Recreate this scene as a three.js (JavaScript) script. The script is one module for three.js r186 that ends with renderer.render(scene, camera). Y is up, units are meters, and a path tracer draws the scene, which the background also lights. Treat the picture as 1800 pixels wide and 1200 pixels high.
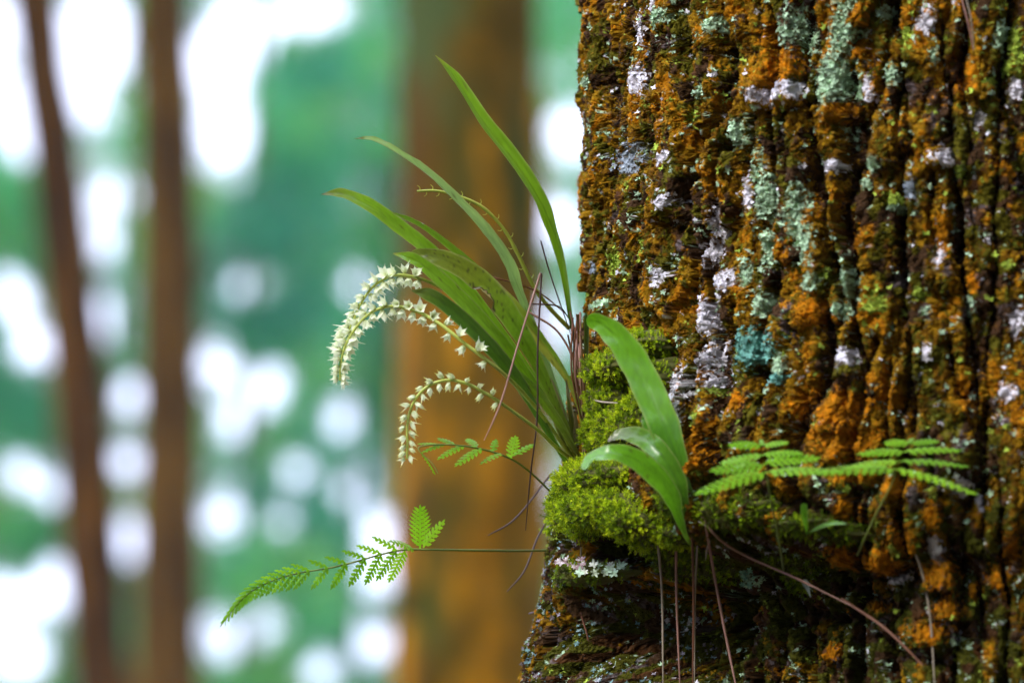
import * as THREE from 'three';
import { mergeGeometries } from 'three/addons/utils/BufferGeometryUtils.js';
import { createNoise2D, createNoise3D } from 'simplex-noise';

// ---------------------------------------------------------------- camera, sky, sun, exposure
const FOCUS = 2.5, PITCH = THREE.MathUtils.degToRad(6), EYE = new THREE.Vector3(0, 1.5, 0), FRAME_W = 0.6;
const scene = new THREE.Scene();
const camera = new THREE.PerspectiveCamera(2 * THREE.MathUtils.radToDeg(Math.atan(0.2 / FOCUS)), 1.5, 0.1, 600);
camera.position.copy(EYE);
camera.rotation.set(PITCH, 0, 0);
camera.focus = FOCUS;
camera.userData.fStop = 5.0;
scene.add(camera);

const renderer = new THREE.WebGLRenderer();
renderer.toneMapping = THREE.LinearToneMapping;
renderer.toneMappingExposure = 1.75;
renderer.shadowMap.enabled = true;

{ // an overcast sky, whiter and brighter towards the zenith
  const w = 64, h = 32, d = new Float32Array(w * h * 4);
  for (let y = 0; y < h; y++) for (let x = 0; x < w; x++) {
    const up = Math.max(0, Math.sin(((y + 0.5) / h - 0.5) * Math.PI)), k = 1.55 * (1 + 1.1 * up);
    d.set([0.84 * k, 0.92 * k, 1.24 * k, 1], (y * w + x) * 4);
  }
  const t = new THREE.DataTexture(d, w, h, THREE.RGBAFormat, THREE.FloatType);
  t.mapping = THREE.EquirectangularReflectionMapping;
  t.magFilter = THREE.LinearFilter; t.needsUpdate = true;
  scene.background = t; scene.environment = t;
}
const sun = new THREE.DirectionalLight(new THREE.Color(1, 0.95, 0.86), 1.5);
sun.position.set(-5.2, 9.0, 3.2); sun.target.position.set(0, 1.7, -2.5);
sun.castShadow = true; Object.assign(sun.shadow.camera, { left: -14, right: 14, top: 14, bottom: -14, near: 0.5, far: 40 }); sun.shadow.radius = 24;
scene.add(sun, sun.target);
scene.fog = new THREE.FogExp2(new THREE.Color(0.8, 0.95, 1.0), 0.0004);

// ---------------------------------------------------------------- small helpers
function mulberry(a) { return () => { a = (a + 0x6d2b79f5) | 0; let t = Math.imul(a ^ (a >>> 15), 1 | a); t = (t + Math.imul(t ^ (t >>> 7), 61 | t)) ^ t; return ((t ^ (t >>> 14)) >>> 0) / 4294967296; }; }
const rnd = mulberry(20240611), rr = (a, b) => a + (b - a) * rnd();
const n2 = createNoise2D(mulberry(5)), n2b = createNoise2D(mulberry(77)), n3 = createNoise3D(mulberry(9));
const V = (x, y, z) => new THREE.Vector3(x, y, z);
const sstep = (a, b, x) => { const t = Math.min(1, Math.max(0, (x - a) / (b - a))); return t * t * (3 - 2 * t); };
const mix = (a, b, t) => a + (b - a) * t;
const mix3 = (a, b, t) => [mix(a[0], b[0], t), mix(a[1], b[1], t), mix(a[2], b[2], t)];
const CP = Math.cos(PITCH), SP = Math.sin(PITCH);
const FWD = V(0, SP, -CP), UPV = V(0, CP, SP), RIGHT = V(1, 0, 0);
// a point by its place in the 1800 x 1200 photograph and its distance in front of (+) or behind (-) the plane in focus
function P(x, y, dz = 0) {
  const t = FOCUS - dz, k = t / FOCUS / 1800 * FRAME_W;
  return EYE.clone().addScaledVector(FWD, t).addScaledVector(RIGHT, (x - 900) * k).addScaledVector(UPV, (600 - y) * k);
}
const used = new Map();
function numbered(name) { const n = used.get(name) ?? 0; used.set(name, n + 1); return n ? `${name}_${String(n).padStart(3, '0')}` : name; }
function tag(o, label, category, group, kind) {
  o.userData = { ...(label && { label }), ...(category && { category }), ...(group && { group }), ...(kind && { kind }) };
  return o;
}
function thing(name, at, label, category, group, kind) {
  const o = new THREE.Group(); o.name = numbered(name); o.position.copy(at); scene.add(o);
  return tag(o, label, category, group, kind);
}
function shade(m) { m.castShadow = m.receiveShadow = true; return m; }
// a part: geometry in world coordinates is moved to its thing's base
function part(parent, name, geo, mat, origin, label) {
  if (origin) geo.translate(-origin.x, -origin.y, -origin.z);
  const m = shade(new THREE.Mesh(geo, mat)); m.name = name;
  if (label) m.userData.label = label;
  parent.add(m); return m;
}
function inst(parent, name, geo, mat, list, origin, kind = 'stuff') {
  const m = shade(new THREE.InstancedMesh(geo, mat, list.length)), M = new THREE.Matrix4(), c = new THREE.Color(), p = V(0, 0, 0);
  list.forEach((e, i) => { p.copy(e.p).sub(origin); M.compose(p, e.q, e.s); m.setMatrixAt(i, M); m.setColorAt(i, c.setRGB(...e.c)); });
  m.name = name; m.userData.kind = kind; parent.add(m); return m;
}
function geom(pos, idx, extra = {}) {
  const g = new THREE.BufferGeometry();
  g.setAttribute('position', new THREE.BufferAttribute(pos instanceof Float32Array ? pos : new Float32Array(pos), 3));
  if (extra.color) g.setAttribute('color', new THREE.BufferAttribute(new Float32Array(extra.color), 3));
  if (extra.uv) g.setAttribute('uv', new THREE.BufferAttribute(new Float32Array(extra.uv), 2));
  g.setIndex(new THREE.BufferAttribute(new Uint32Array(idx), 1));
  g.computeVertexNormals();
  return g;
}
// a tapering round stem through points; radius is a function of 0..1
function stem(points, radius, n = 40, sides = 7, lump = 0) {
  const c = new THREE.CatmullRomCurve3(points, false, 'centripetal'), pos = [], idx = [], uv = [];
  const up = V(0.13, 0.2, 1).normalize(), a = V(0, 0, 0), b = V(0, 0, 0);
  for (let i = 0; i <= n; i++) {
    const t = i / n, p = c.getPoint(t), tan = c.getTangent(t), r = radius(t) * (1 + lump * n2(i * 0.7, 3.1));
    a.crossVectors(tan, up).normalize(); b.crossVectors(a, tan).normalize();
    for (let j = 0; j <= sides; j++) {
      const f = j / sides * Math.PI * 2;
      pos.push(p.x + (a.x * Math.cos(f) + b.x * Math.sin(f)) * r, p.y + (a.y * Math.cos(f) + b.y * Math.sin(f)) * r, p.z + (a.z * Math.cos(f) + b.z * Math.sin(f)) * r);
      uv.push(j / sides * 0.01, t * 0.2);
      if (i && j) { const k = i * (sides + 1) + j; idx.push(k - sides - 2, k - 1, k, k - sides - 2, k, k - sides - 1); }
    }
  }
  return geom(pos, idx, { uv });
}
const CLOSED = (g) => g;

// ---------------------------------------------------------------- materials
function noiseTexture(size, f, srgb) {
  const d = new Uint8Array(size * size * 4);
  for (let y = 0; y < size; y++) for (let x = 0; x < size; x++) { const c = f(x / size, y / size); d.set([c[0] * 255, c[1] * 255, c[2] * 255, 255].map((v) => Math.max(0, Math.min(255, v))), (y * size + x) * 4); }
  const t = new THREE.DataTexture(d, size, size); t.wrapS = t.wrapT = THREE.RepeatWrapping; t.magFilter = THREE.LinearFilter;
  if (srgb) t.colorSpace = THREE.SRGBColorSpace;
  t.needsUpdate = true; return t;
}
// tileable noise: walk a torus-like blend of two shifted copies
function tile(fn, x, y, f) { const a = fn(x * f, y * f), b = fn((x - 1) * f, y * f), c = fn(x * f, (y - 1) * f), d = fn((x - 1) * f, (y - 1) * f); return mix(mix(a, b, x), mix(c, d, x), y); }
const barkBump = noiseTexture(512, (x, y) => { const v = 0.5 + 0.22 * tile(n2, x, y, 14) + 0.2 * tile(n2b, x, y, 34) + 0.12 * tile(n2, x, y, 80); return [v, v, v]; });
const M = {
  bark: new THREE.MeshPhysicalMaterial({ name: 'bark', specularIntensity: 0.2, vertexColors: true, roughness: 0.93, bumpMap: barkBump, bumpScale: 0.0009 }),
  crumb: new THREE.MeshPhysicalMaterial({ name: 'crumb', specularIntensity: 0.15, roughness: 0.95 }),
  lichen: new THREE.MeshPhysicalMaterial({ name: 'lichen', specularIntensity: 0.3, roughness: 0.9 }),
};
function leafMaterial(name, color, o = {}) {
  return new THREE.MeshPhysicalMaterial({ name, color: new THREE.Color(...color), roughness: o.rough ?? 0.95, transmission: o.through ?? 0.35, thickness: 0, specularIntensity: 0.25, clearcoat: o.coat ?? 0.5, clearcoatRoughness: o.coatRough ?? 0.32, side: THREE.DoubleSide, vertexColors: !!o.vc, map: o.map ?? null, bumpMap: o.bump ?? null, bumpScale: o.bumpScale ?? 0.0002 });
}

// ---------------------------------------------------------------- the host trunk: its surface as a function of arc s and height Y
const R0 = 0.245, AX = 0.287, AZ = -(FOCUS * CP) - 0.10, DEG = Math.PI / 180;
function onTrunk(x, y) { // the place (s, Y) on the bare cylinder that the photograph shows at x, y
  const k = FRAME_W / 1800 / FOCUS, d = FWD.clone().addScaledVector(RIGHT, (x - 900) * k).addScaledVector(UPV, (600 - y) * k);
  const ox = -AX, oz = -AZ, a = d.x * d.x + d.z * d.z, b = 2 * (ox * d.x + oz * d.z), c = ox * ox + oz * oz - R0 * R0;
  const disc = Math.max(0, b * b - 4 * a * c), t = (-b - Math.sqrt(disc)) / (2 * a);
  const px = t * d.x - AX, pz = t * d.z - AZ;
  let th = Math.atan2(px, pz);
  if (disc === 0) th -= Math.sqrt(Math.max(0, (b * b - 4 * a * c) / -(4 * a * a))) * 2;
  return [R0 * th, EYE.y + t * d.y, th];
}
const PX = 1 / 3000;
// voronoi over cells a wide and b tall: [F1, F2, across?, id, dx, dy]
const h2 = (i, j, k) => { let t = Math.imul(i, 374761393) ^ Math.imul(j, 668265263) ^ Math.imul(k, 1274126177); t = Math.imul(t ^ (t >>> 13), 1274126177); return ((t ^ (t >>> 16)) >>> 0) / 4294967296; };
const VO = { f1: 0, f2: 0, up: 0, id: 0, dx: 0, dy: 0 };
function voronoi(x, y, seed) {
  const i0 = Math.floor(x), j0 = Math.floor(y);
  let f1 = 9, f2 = 9, ax = 0, ay = 0, bx = 0, by = 0, id = 0;
  for (let j = j0 - 1; j <= j0 + 1; j++) for (let i = i0 - 1; i <= i0 + 1; i++) {
    const dx = i + h2(i, j, seed) - x, dy = j + h2(i, j, seed + 1) - y, d = dx * dx + dy * dy;
    if (d < f1) { f2 = f1; bx = ax; by = ay; f1 = d; ax = dx; ay = dy; id = h2(i, j, seed + 2); } else if (d < f2) { f2 = d; bx = dx; by = dy; }
  }
  VO.f1 = Math.sqrt(f1); VO.f2 = Math.sqrt(f2); VO.id = id; VO.dx = ax; VO.dy = ay;
  const ux = bx - ax, uy = by - ay; VO.up = Math.abs(uy) / (Math.abs(ux) + Math.abs(uy) + 1e-9);
  VO.edge = ((bx + ax) * ux + (by + ay) * uy) / 2 / (Math.hypot(ux, uy) + 1e-9); // distance to the border between the two
  return VO;
}
// grooves seen in the photograph: half width and depth in photograph pixels, then points
const GROOVES = [
  [8, 30, 1050, 10, 1056, 90, 1055, 150, 1060, 210], [7, 26, 1098, 0, 1092, 60, 1088, 110], [7, 45, 1137, 85, 1131, 150, 1135, 188], [10, 36, 1128, 215, 1118, 260, 1116, 310, 1110, 380, 1100, 430],
  [7, 26, 1162, 185, 1150, 230, 1143, 275], [9, 40, 1288, 100, 1270, 165, 1262, 190, 1245, 230, 1228, 250, 1222, 310], [5, 34, 1322, 170, 1320, 240], [8, 36, 1216, 305, 1202, 345, 1194, 405],
  [6, 34, 1424, 10, 1427, 80, 1424, 175], [7, 32, 1551, 10, 1554, 90, 1545, 150, 1532, 195], [7, 46, 1584, 120, 1588, 180, 1598, 220, 1607, 240], [12, 40, 1488, 300, 1490, 322], [8, 44, 1446, 345, 1445, 400, 1455, 430, 1457, 470, 1448, 520, 1443, 560, 1452, 620, 1462, 655],
  [6, 26, 1648, 15, 1655, 110, 1672, 170], [6, 44, 1770, 60, 1765, 130, 1757, 200, 1752, 330, 1751, 400, 1750, 480, 1745, 560, 1738, 650, 1735, 750, 1732, 860, 1728, 940], [4, 26, 1695, 280, 1691, 400, 1685, 445], [5, 26, 1520, 200, 1526, 290, 1528, 360],
  [12, 34, 1088, 470, 1095, 540, 1112, 590], [6, 26, 1140, 395, 1130, 440, 1122, 485], [6, 24, 1234, 400, 1222, 450, 1212, 530, 1208, 590], [9, 44, 1224, 605, 1222, 660, 1226, 720, 1214, 775], [8, 46, 1280, 535, 1285, 590, 1282, 612], [12, 36, 1326, 655, 1346, 662],
  [5, 30, 1352, 395, 1355, 470, 1352, 565], [8, 34, 1172, 615, 1178, 640], [8, 34, 1538, 595, 1530, 645], [9, 46, 1613, 668, 1608, 720, 1604, 755], [8, 42, 1668, 605, 1675, 650, 1692, 700], [6, 30, 1487, 680, 1494, 725], [5, 26, 1565, 435, 1566, 495],
  [14, 40, 1355, 880, 1400, 882, 1455, 902], [12, 36, 1470, 912, 1525, 938], [12, 38, 1555, 985, 1612, 1002], [16, 46, 1718, 1005, 1726, 1060, 1732, 1115], [9, 34, 1640, 790, 1640, 850], [10, 32, 1560, 800, 1540, 860], [10, 34, 1290, 900, 1330, 925], [12, 34, 1400, 1010, 1470, 1035, 1540, 1060],
  [14, 38, 1300, 1060, 1370, 1080, 1430, 1075], [10, 30, 1500, 1110, 1560, 1150, 1640, 1160], [12, 34, 1240, 1000, 1260, 1090, 1250, 1180], [7, 40, 1340, 182, 1375, 180, 1408, 176], [6, 36, 1462, 202, 1500, 203], [8, 30, 1660, 940, 1680, 985], [7, 36, 1690, 90, 1700, 180, 1705, 260],
  [6, 28, 1318, 250, 1312, 290], [6, 28, 1380, 180, 1378, 240, 1384, 300], [7, 34, 1500, 400, 1504, 470, 1500, 540], [6, 32, 1590, 260, 1582, 330, 1590, 400, 1580, 470, 1590, 560], [6, 32, 1640, 300, 1632, 380, 1640, 440], [6, 30, 1700, 480, 1704, 560, 1700, 640], [7, 32, 1560, 640, 1552, 720, 1556, 770],
].map(([w, depth, ...xy]) => {
  const pts = []; for (let i = 0; i < xy.length; i += 2) pts.push(onTrunk(xy[i], xy[i + 1]));
  const c = Math.max(0.4, Math.cos(pts[0][2]));
  return { w: w * PX / c, depth: depth * PX, pts };
});
const SEGS = GROOVES.flatMap((g) => g.pts.slice(1).map((b, i) => ({ a: g.pts[i], b, w: g.w, depth: g.depth })));
// shelves: scales of bark that stand out at their lower end (x, y, half width, half height, how far)
const SHELVES = [
  [1366, 140, 46, 40, 44], [1480, 176, 26, 26, 34], [1498, 20, 22, 20, 24], [1500, 78, 14, 12, 18], [1588, 84, 14, 14, 20], [1618, 84, 14, 14, 20], [1700, 130, 30, 30, 26], [1745, 152, 20, 10, 26], [1690, 260, 22, 30, 20], [1500, 410, 24, 22, 26], [1520, 450, 24, 14, 22],
  [1415, 700, 26, 24, 26], [1480, 712, 40, 34, 30], [1494, 768, 46, 30, 34], [1240, 795, 34, 34, 26], [1495, 835, 24, 14, 24], [1490, 885, 26, 20, 26], [1575, 850, 26, 20, 24], [1590, 930, 26, 32, 30], [1478, 955, 60, 22, 44], [1540, 968, 34, 22, 48], [1640, 995, 44, 26, 40], [1665, 1055, 36, 20, 32], [1622, 1095, 44, 24, 36],
  [1475, 1005, 18, 18, 24], [1400, 1055, 14, 12, 22], [1500, 1060, 22, 12, 20], [1380, 1135, 22, 12, 22], [1260, 1175, 22, 12, 22], [1490, 612, 22, 36, 36], [1630, 605, 20, 20, 20], [1240, 275, 40, 22, 18], [1180, 340, 26, 40, 18], [1290, 215, 30, 30, 16], [1640, 200, 60, 40, 16], [1655, 265, 30, 18, 20], [1560, 240, 30, 40, 22], [1660, 450, 30, 50, 18], [1580, 650, 50, 30, 20], [1420, 510, 30, 50, 24], [1340, 130, 30, 20, 18], [1250, 40, 30, 40, 12], [1330, 880, 44, 24, 26], [1360, 770, 50, 20, 20], [1300, 740, 40, 30, 20], [1710, 930, 40, 30, 24], [1760, 990, 40, 30, 24], [1700, 780, 40, 40, 18], [1770, 700, 30, 40, 18],
].map(([x, y, w, h, o]) => { const [s, Y, th] = onTrunk(x, y); return { s, Y, w: w * PX / Math.max(0.4, Math.cos(th)), h: h * PX, o: o * PX * 0.8 }; });
const HOLLOWS = [[1105, 960, 60, 34, 200], [1150, 965, 40, 26, 110], [1100, 1110, 66, 92, 190], [1150, 1060, 46, 50, 130], [1110, 740, 40, 40, 50]].map(([x, y, w, h, o]) => { const [s, Y, th] = onTrunk(x, y); return { s, Y, w: w * PX / Math.max(0.4, Math.cos(th)), h: h * PX, o: o * PX }; });
const yLedge = onTrunk(1300, 880)[1], yPx = (y) => onTrunk(1300, y)[1];
const Y860 = yPx(860), Y960 = yPx(960), Y560 = yPx(560), Y1200 = yPx(1200);

const S = { r: 0, dy: 0, id: 0, cut: 0, groove: 0 };
function relief(s, Y, coarse) {
  const wS = s + 0.011 * n2(s * 11, Y * 4.5) + 0.0045 * n2b(s * 38, Y * 13) + 0.001 * n2(s * 120, Y * 32);
  const wY = Y + 0.02 * n2b(s * 18 + 7, Y * 9) + 0.002 * n2(s * 70, Y * 40 + 4);
  // large plates, their long borders deep and their short ones shallow
  const v = voronoi(wS / 0.031, wY / 0.2, 3), id = v.id;
  let h = 0;
  const side = mix(0.6, 1, sstep(-0.27, -0.19, s)), cut = Math.pow(1 - sstep(0, 0.26, v.edge), 1.25) * mix(0.021, 0.005, sstep(0.4, 0.75, v.up)) * side;
  h -= cut; S.cut = cut;
  h += (id - 0.5) * 0.009 + v.dy * 0.0055; // the lower end of a plate stands out
  if (coarse) { h += 0.003 * n2(s * 60, Y * 22); S.r = h + low(s, Y); S.dy = 0; S.id = id; return S; }
  const v2 = voronoi(wS / 0.0125 + 40, wY / 0.055 + 9, 11);
  h -= Math.pow(1 - sstep(0, 0.28, v2.edge), 2) * mix(0.0036, 0.0018, sstep(0.4, 0.8, v2.up)); h += (v2.id - 0.5) * 0.003 + v2.dy * 0.002;
  const a = n2(s * 105, Y * 40), b = n2b(s * 260, Y * 60);
  h += 0.0018 * a + 0.0006 * b;
  // grooves, shelves and hollows of their own places
  const jx = 0.002 * n2b(s * 110, Y * 24) + 0.0012 * a; S.groove = 0;
  for (const g of SEGS) {
    const far = g.w * 2.6 + 0.004;
    if (Y > Math.max(g.a[1], g.b[1]) + far || Y < Math.min(g.a[1], g.b[1]) - far || s > Math.max(g.a[0], g.b[0]) + far || s < Math.min(g.a[0], g.b[0]) - far) continue;
    const ex = g.b[0] - g.a[0], ey = g.b[1] - g.a[1], t = Math.min(1, Math.max(0, ((s - g.a[0]) * ex + (Y - g.a[1]) * ey) / (ex * ex + ey * ey)));
    const q = Math.hypot(s - g.a[0] - t * ex + jx * 0.6, Y - g.a[1] - t * ey) / g.w;
    if (q < 2.4) { const e = Math.exp(-q * q * 1.1); h -= g.depth * e * side; if (e > S.groove) S.groove = e; }
  }
  let dy = 0;
  for (const f of SHELVES) {
    const u = (s - f.s + jx * 0.8) / f.w; if (u < -1.5 || u > 1.5) continue;
    const w = (Y - f.Y + 0.0016 * n2(s * 330, 9) + 0.0012 * n2b(s * 800, 2)) / f.h; if (w < -1.6 || w > 1.6) continue;
    const k = f.o * (1 - sstep(0.6, 1.25, Math.abs(u))) * sstep(1.3, -0.7, w) * sstep(-1.22, -0.92, w);
    h += k; dy -= k * 0.45;
  }
  for (const f of HOLLOWS) {
    const u = (s - f.s + jx * 2) / f.w, w = (Y - f.Y + 0.001 * a) / f.h, q = u * u + w * w;
    if (q < 3) h -= f.o * Math.exp(-q * q * 1.2);
  }
  S.r = h + low(s, Y); S.dy = dy; S.id = id; return S;
}
function low(s, Y) { // the trunk's own swelling: a buttress at the left foot, a mossy ledge in front and the hollowed foot below it
  const left = sstep(-0.21, -0.34, s), front = sstep(-0.305, -0.20, s) * (1 - sstep(0.02, 0.12, s));
  const down = sstep(Y560, Y1200, Y);
  return 0.034 * left * down + 0.003 * n2(s * 7, Y * 6 + 3) + front * (0.02 * (1 - 0.75 * sstep(-0.20, -0.13, s)) * Math.exp(-(((Y - Y860) / 0.05) ** 2)) - 0.062 * (1 - 0.7 * sstep(-0.14, -0.06, s)) * sstep(yPx(915), yPx(1010), Y));
}
const T = { p: V(0, 0, 0) };
function trunkPoint(s, Y, out = V(0, 0, 0), lift = 0, coarse = false) {
  relief(s, Y, coarse); const th = s / R0, r = R0 + S.r + lift;
  return out.set(AX + r * Math.sin(th), Y + S.dy, AZ + r * Math.cos(th));
}
// what grows where: patches seen in the photograph (x, y, half width, half height)
const spot = (list, kind) => list.map(([x, y, w, h]) => { const [s, Y, th] = onTrunk(x, y); return { s, Y, w: w * PX / Math.max(0.35, Math.cos(th)), h: h * PX, kind }; });
const SPOTS = [
  ...spot([[1112, 50, 8, 28], [1136, 20, 6, 34], [1105, 140, 15, 24], [1365, 152, 38, 15], [1400, 146, 14, 14], [1178, 278, 12, 12], [1308, 335, 9, 32], [1182, 350, 10, 10], [1252, 390, 8, 36], [1240, 440, 13, 24], [1266, 492, 15, 18], [1245, 522, 12, 18], [1228, 555, 11, 32], [1246, 622, 14, 32], [1262, 664, 18, 20], [1160, 488, 11, 14], [1195, 680, 10, 36], [1196, 735, 8, 16], [1622, 32, 16, 22], [1660, 272, 18, 12], [1650, 446, 10, 12], [1630, 612, 8, 13], [1490, 616, 17, 12], [1788, 565, 12, 22], [1770, 690, 14, 12], [1722, 212, 9, 16], [1786, 155, 9, 20], [1690, 855, 18, 13], [1726, 882, 9, 16], [1520, 150, 8, 26], [1455, 290, 18, 10], [1558, 860, 0.1, 0.1], [1666, 160, 8, 20], [1640, 960, 10, 16], [1560, 1012, 22, 10], [1020, 1090, 8, 16], [1025, 1130, 10, 14]], 'white'),
  ...spot([[1084, 275, 21, 28], [1135, 95, 8, 12], [1600, 330, 12, 20], [1015, 420, 8, 20], [1030, 470, 6, 14]], 'grey'),
  ...spot([[1412, 60, 12, 60], [1478, 45, 26, 62], [1462, 140, 34, 52], [1500, 150, 12, 34], [1395, 46, 20, 34], [1300, 232, 14, 26], [1332, 300, 14, 34], [1348, 352, 20, 42], [1400, 375, 18, 52], [1415, 425, 16, 34], [1490, 492, 20, 48], [1482, 545, 16, 18], [1420, 490, 20, 14], [1340, 432, 14, 42], [1330, 532, 16, 22], [1302, 480, 9, 30], [1236, 160, 9, 11], [1160, 30, 18, 16], [1250, 40, 14, 16], [1560, 130, 10, 20], [1490, 230, 18, 30], [1535, 285, 16, 16], [1640, 95, 8, 20], [1575, 360, 14, 12], [1705, 540, 7, 36], [1625, 545, 10, 8], [1520, 320, 14, 14], [1370, 640, 14, 24], [1480, 880, 0.1, 0.1], [1215, 1010, 14, 10], [985, 950, 10, 26], [965, 1030, 12, 30], [955, 1100, 14, 40], [1000, 1040, 12, 30], [985, 1150, 20, 30], [1040, 145, 8, 10], [1032, 208, 8, 8], [1040, 230, 6, 8], [1020, 395, 8, 14], [1045, 535, 16, 8], [1760, 60, 10, 30], [1550, 15, 18, 16]], 'mint'),
  ...spot([[1322, 612, 36, 30], [1275, 662, 8, 10], [1370, 665, 12, 12]], 'teal'),
  ...spot([[1790, 90, 10, 50], [1775, 115, 10, 16], [1585, 60, 18, 16], [1220, 205, 12, 14], [1152, 258, 8, 14], [1270, 685, 22, 10], [1690, 300, 8, 20], [1770, 465, 10, 9], [1060, 460, 10, 30], [1108, 430, 8, 14], [1240, 740, 14, 24], [1620, 515, 14, 14], [1745, 140, 24, 6], [1570, 350, 20, 12], [950, 1160, 18, 20], [1205, 870, 10, 14], [1540, 530, 20, 24]], 'lime'),
  ...spot([[1480, 182, 24, 16], [1498, 20, 22, 18], [1500, 78, 14, 12], [1370, 112, 36, 28], [1415, 705, 24, 24], [1480, 715, 42, 34], [1494, 770, 46, 30], [1240, 798, 34, 36], [1495, 832, 22, 10], [1490, 890, 22, 16], [1575, 852, 20, 16], [1590, 935, 22, 26], [1478, 965, 56, 15], [1540, 972, 32, 20], [1645, 1000, 34, 22], [1665, 1060, 28, 16], [1622, 1100, 38, 18], [1470, 1005, 12, 16], [1400, 1055, 10, 10], [1500, 1055, 20, 10], [1380, 1135, 14, 10], [1255, 1175, 16, 8], [1500, 415, 20, 20], [1440, 760, 26, 14], [1690, 130, 24, 24], [1710, 500, 10, 16], [1430, 540, 26, 30], [1640, 905, 14, 20], [1760, 1010, 20, 30], [1780, 960, 14, 30], [1300, 705, 20, 14]], 'orange'),
];
const KINDS = ['white', 'grey', 'mint', 'teal', 'lime', 'orange'];
const wildAt = { white: 0, mint: 0, lime: 0 };
function spotAt(s, Y, p) { // the strongest patch over a place: [kind, strength 0..1] with a ragged outline
  let best = null, k = 0;
  const j1 = n2b(s * 190, Y * 190), j2 = n3(p.x * 480, p.y * 480, p.z * 480), j3 = n3(p.x * 1050, p.y * 1050, p.z * 1050), rag = 0.42 * j1 + 0.62 * j2 + 0.55 * j3;
  for (const f of SPOTS) {
    const u = (s - f.s) / f.w; if (u > 1.7 || u < -1.7) continue; const w = (Y - f.Y) / f.h; if (w > 1.7 || w < -1.7) continue;
    const q = (f.kind === 'mint' || f.kind === 'lime' ? 0.86 : 1.02) - Math.hypot(u, w) + rag * 0.75;
    if (q > k) { k = q; best = f.kind; }
  }
  if (!best) { // scattered specks
    const m = n2(s * 95 + 50, Y * 60), m2 = n3(p.x * 400 + 11, p.y * 400, p.z * 400);
    if (m > 0.46 && m2 > 0.5) return [m2 > 0.6 && j1 > 0.1 ? 'white' : 'mint', 0.5];
    if (m < -0.66 && m2 > 0.48) return ['lime', 0.4];
  }
  return [best, Math.min(1, k)];
}
const COL = {
  bark: [0.06, 0.03, 0.012], barkGrey: [0.11, 0.085, 0.082], barkRed: [0.085, 0.034, 0.010], orange: [0.35, 0.135, 0.003], orangeDeep: [0.14, 0.062, 0.002], ochre: [0.25, 0.13, 0.004], olive: [0.10, 0.085, 0.005],
  white: [0.70, 0.66, 0.68], grey: [0.30, 0.34, 0.37], mint: [0.42, 0.58, 0.36], teal: [0.16, 0.38, 0.30], lime: [0.33, 0.43, 0.05], orangeBright: [0.50, 0.17, 0.003], furrow: [0.054, 0.029, 0.014], furrowRed: [0.06, 0.027, 0.010], footMoss: [0.07, 0.068, 0.006],
};
function cover(s, Y, p, furrow) { // [linear colour, kind]
  const big = n2(s * 16 + 9, Y * 10), mid = n2b(s * 62, Y * 36), fine = n3(p.x * 210, p.y * 170, p.z * 210), tiny = n3(p.x * 760, p.y * 760, p.z * 760), g = 0.5 * big + 0.46 * mid + 0.26 * fine + 0.12 * tiny;
  let c = mix3(COL.bark, COL.barkRed, sstep(-0.3, 0.5, mid)), kind = 'bark';
  if (n2(s * 48 + 80, Y * 26) + 0.5 * fine > 0.62) c = mix3(c, COL.barkGrey, 0.8);
  const foot = Y + 0.02 * mid + 0.008 * fine < yPx(900) && s + 0.02 * mid < -0.02 ? 1 : 0; // the mossy foot of the trunk: less algae, darker moss tone
  const bias = mix(0.16, -0.42, foot);
  if (g > -bias) { const t = n2b(s * 30 + 4, Y * 18) + 0.5 * fine; c = t > 0.55 ? COL.orange : t > 0.0 ? COL.ochre : t > -0.45 ? COL.orangeDeep : COL.olive; kind = 'algae'; }
  else if (n2(s * 75 + 31, Y * 60) > mix(0.25, -0.1, foot)) { c = foot ? COL.footMoss : COL.olive; kind = 'moss'; }
  // bare bark inside the furrows, with a ragged outline
  const bare = furrow + 0.3 * fine + 0.25 * tiny > 0.76;
  if (bare) { c = mid > 0 ? COL.furrow : COL.furrowRed; kind = 'bark'; }
  const [k, q] = bare ? [null, 0] : spotAt(s, Y, p);
  if (k && q > 0.12) { kind = k; c = k === 'orange' ? mix3(COL.orange, COL.orangeBright, sstep(-0.4, 0.6, fine)) : mix3(COL[k], COL.bark, sstep(0.55, 0.95, tiny) * 0.5); }
  const v = 1 + 0.2 * fine + 0.16 * tiny;
  return [[c[0] * v, c[1] * v, c[2] * v], kind];
}
const KIND_NAMES = ['bark', 'algae', 'moss', 'white', 'grey', 'mint', 'teal', 'lime', 'orange'];
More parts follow.
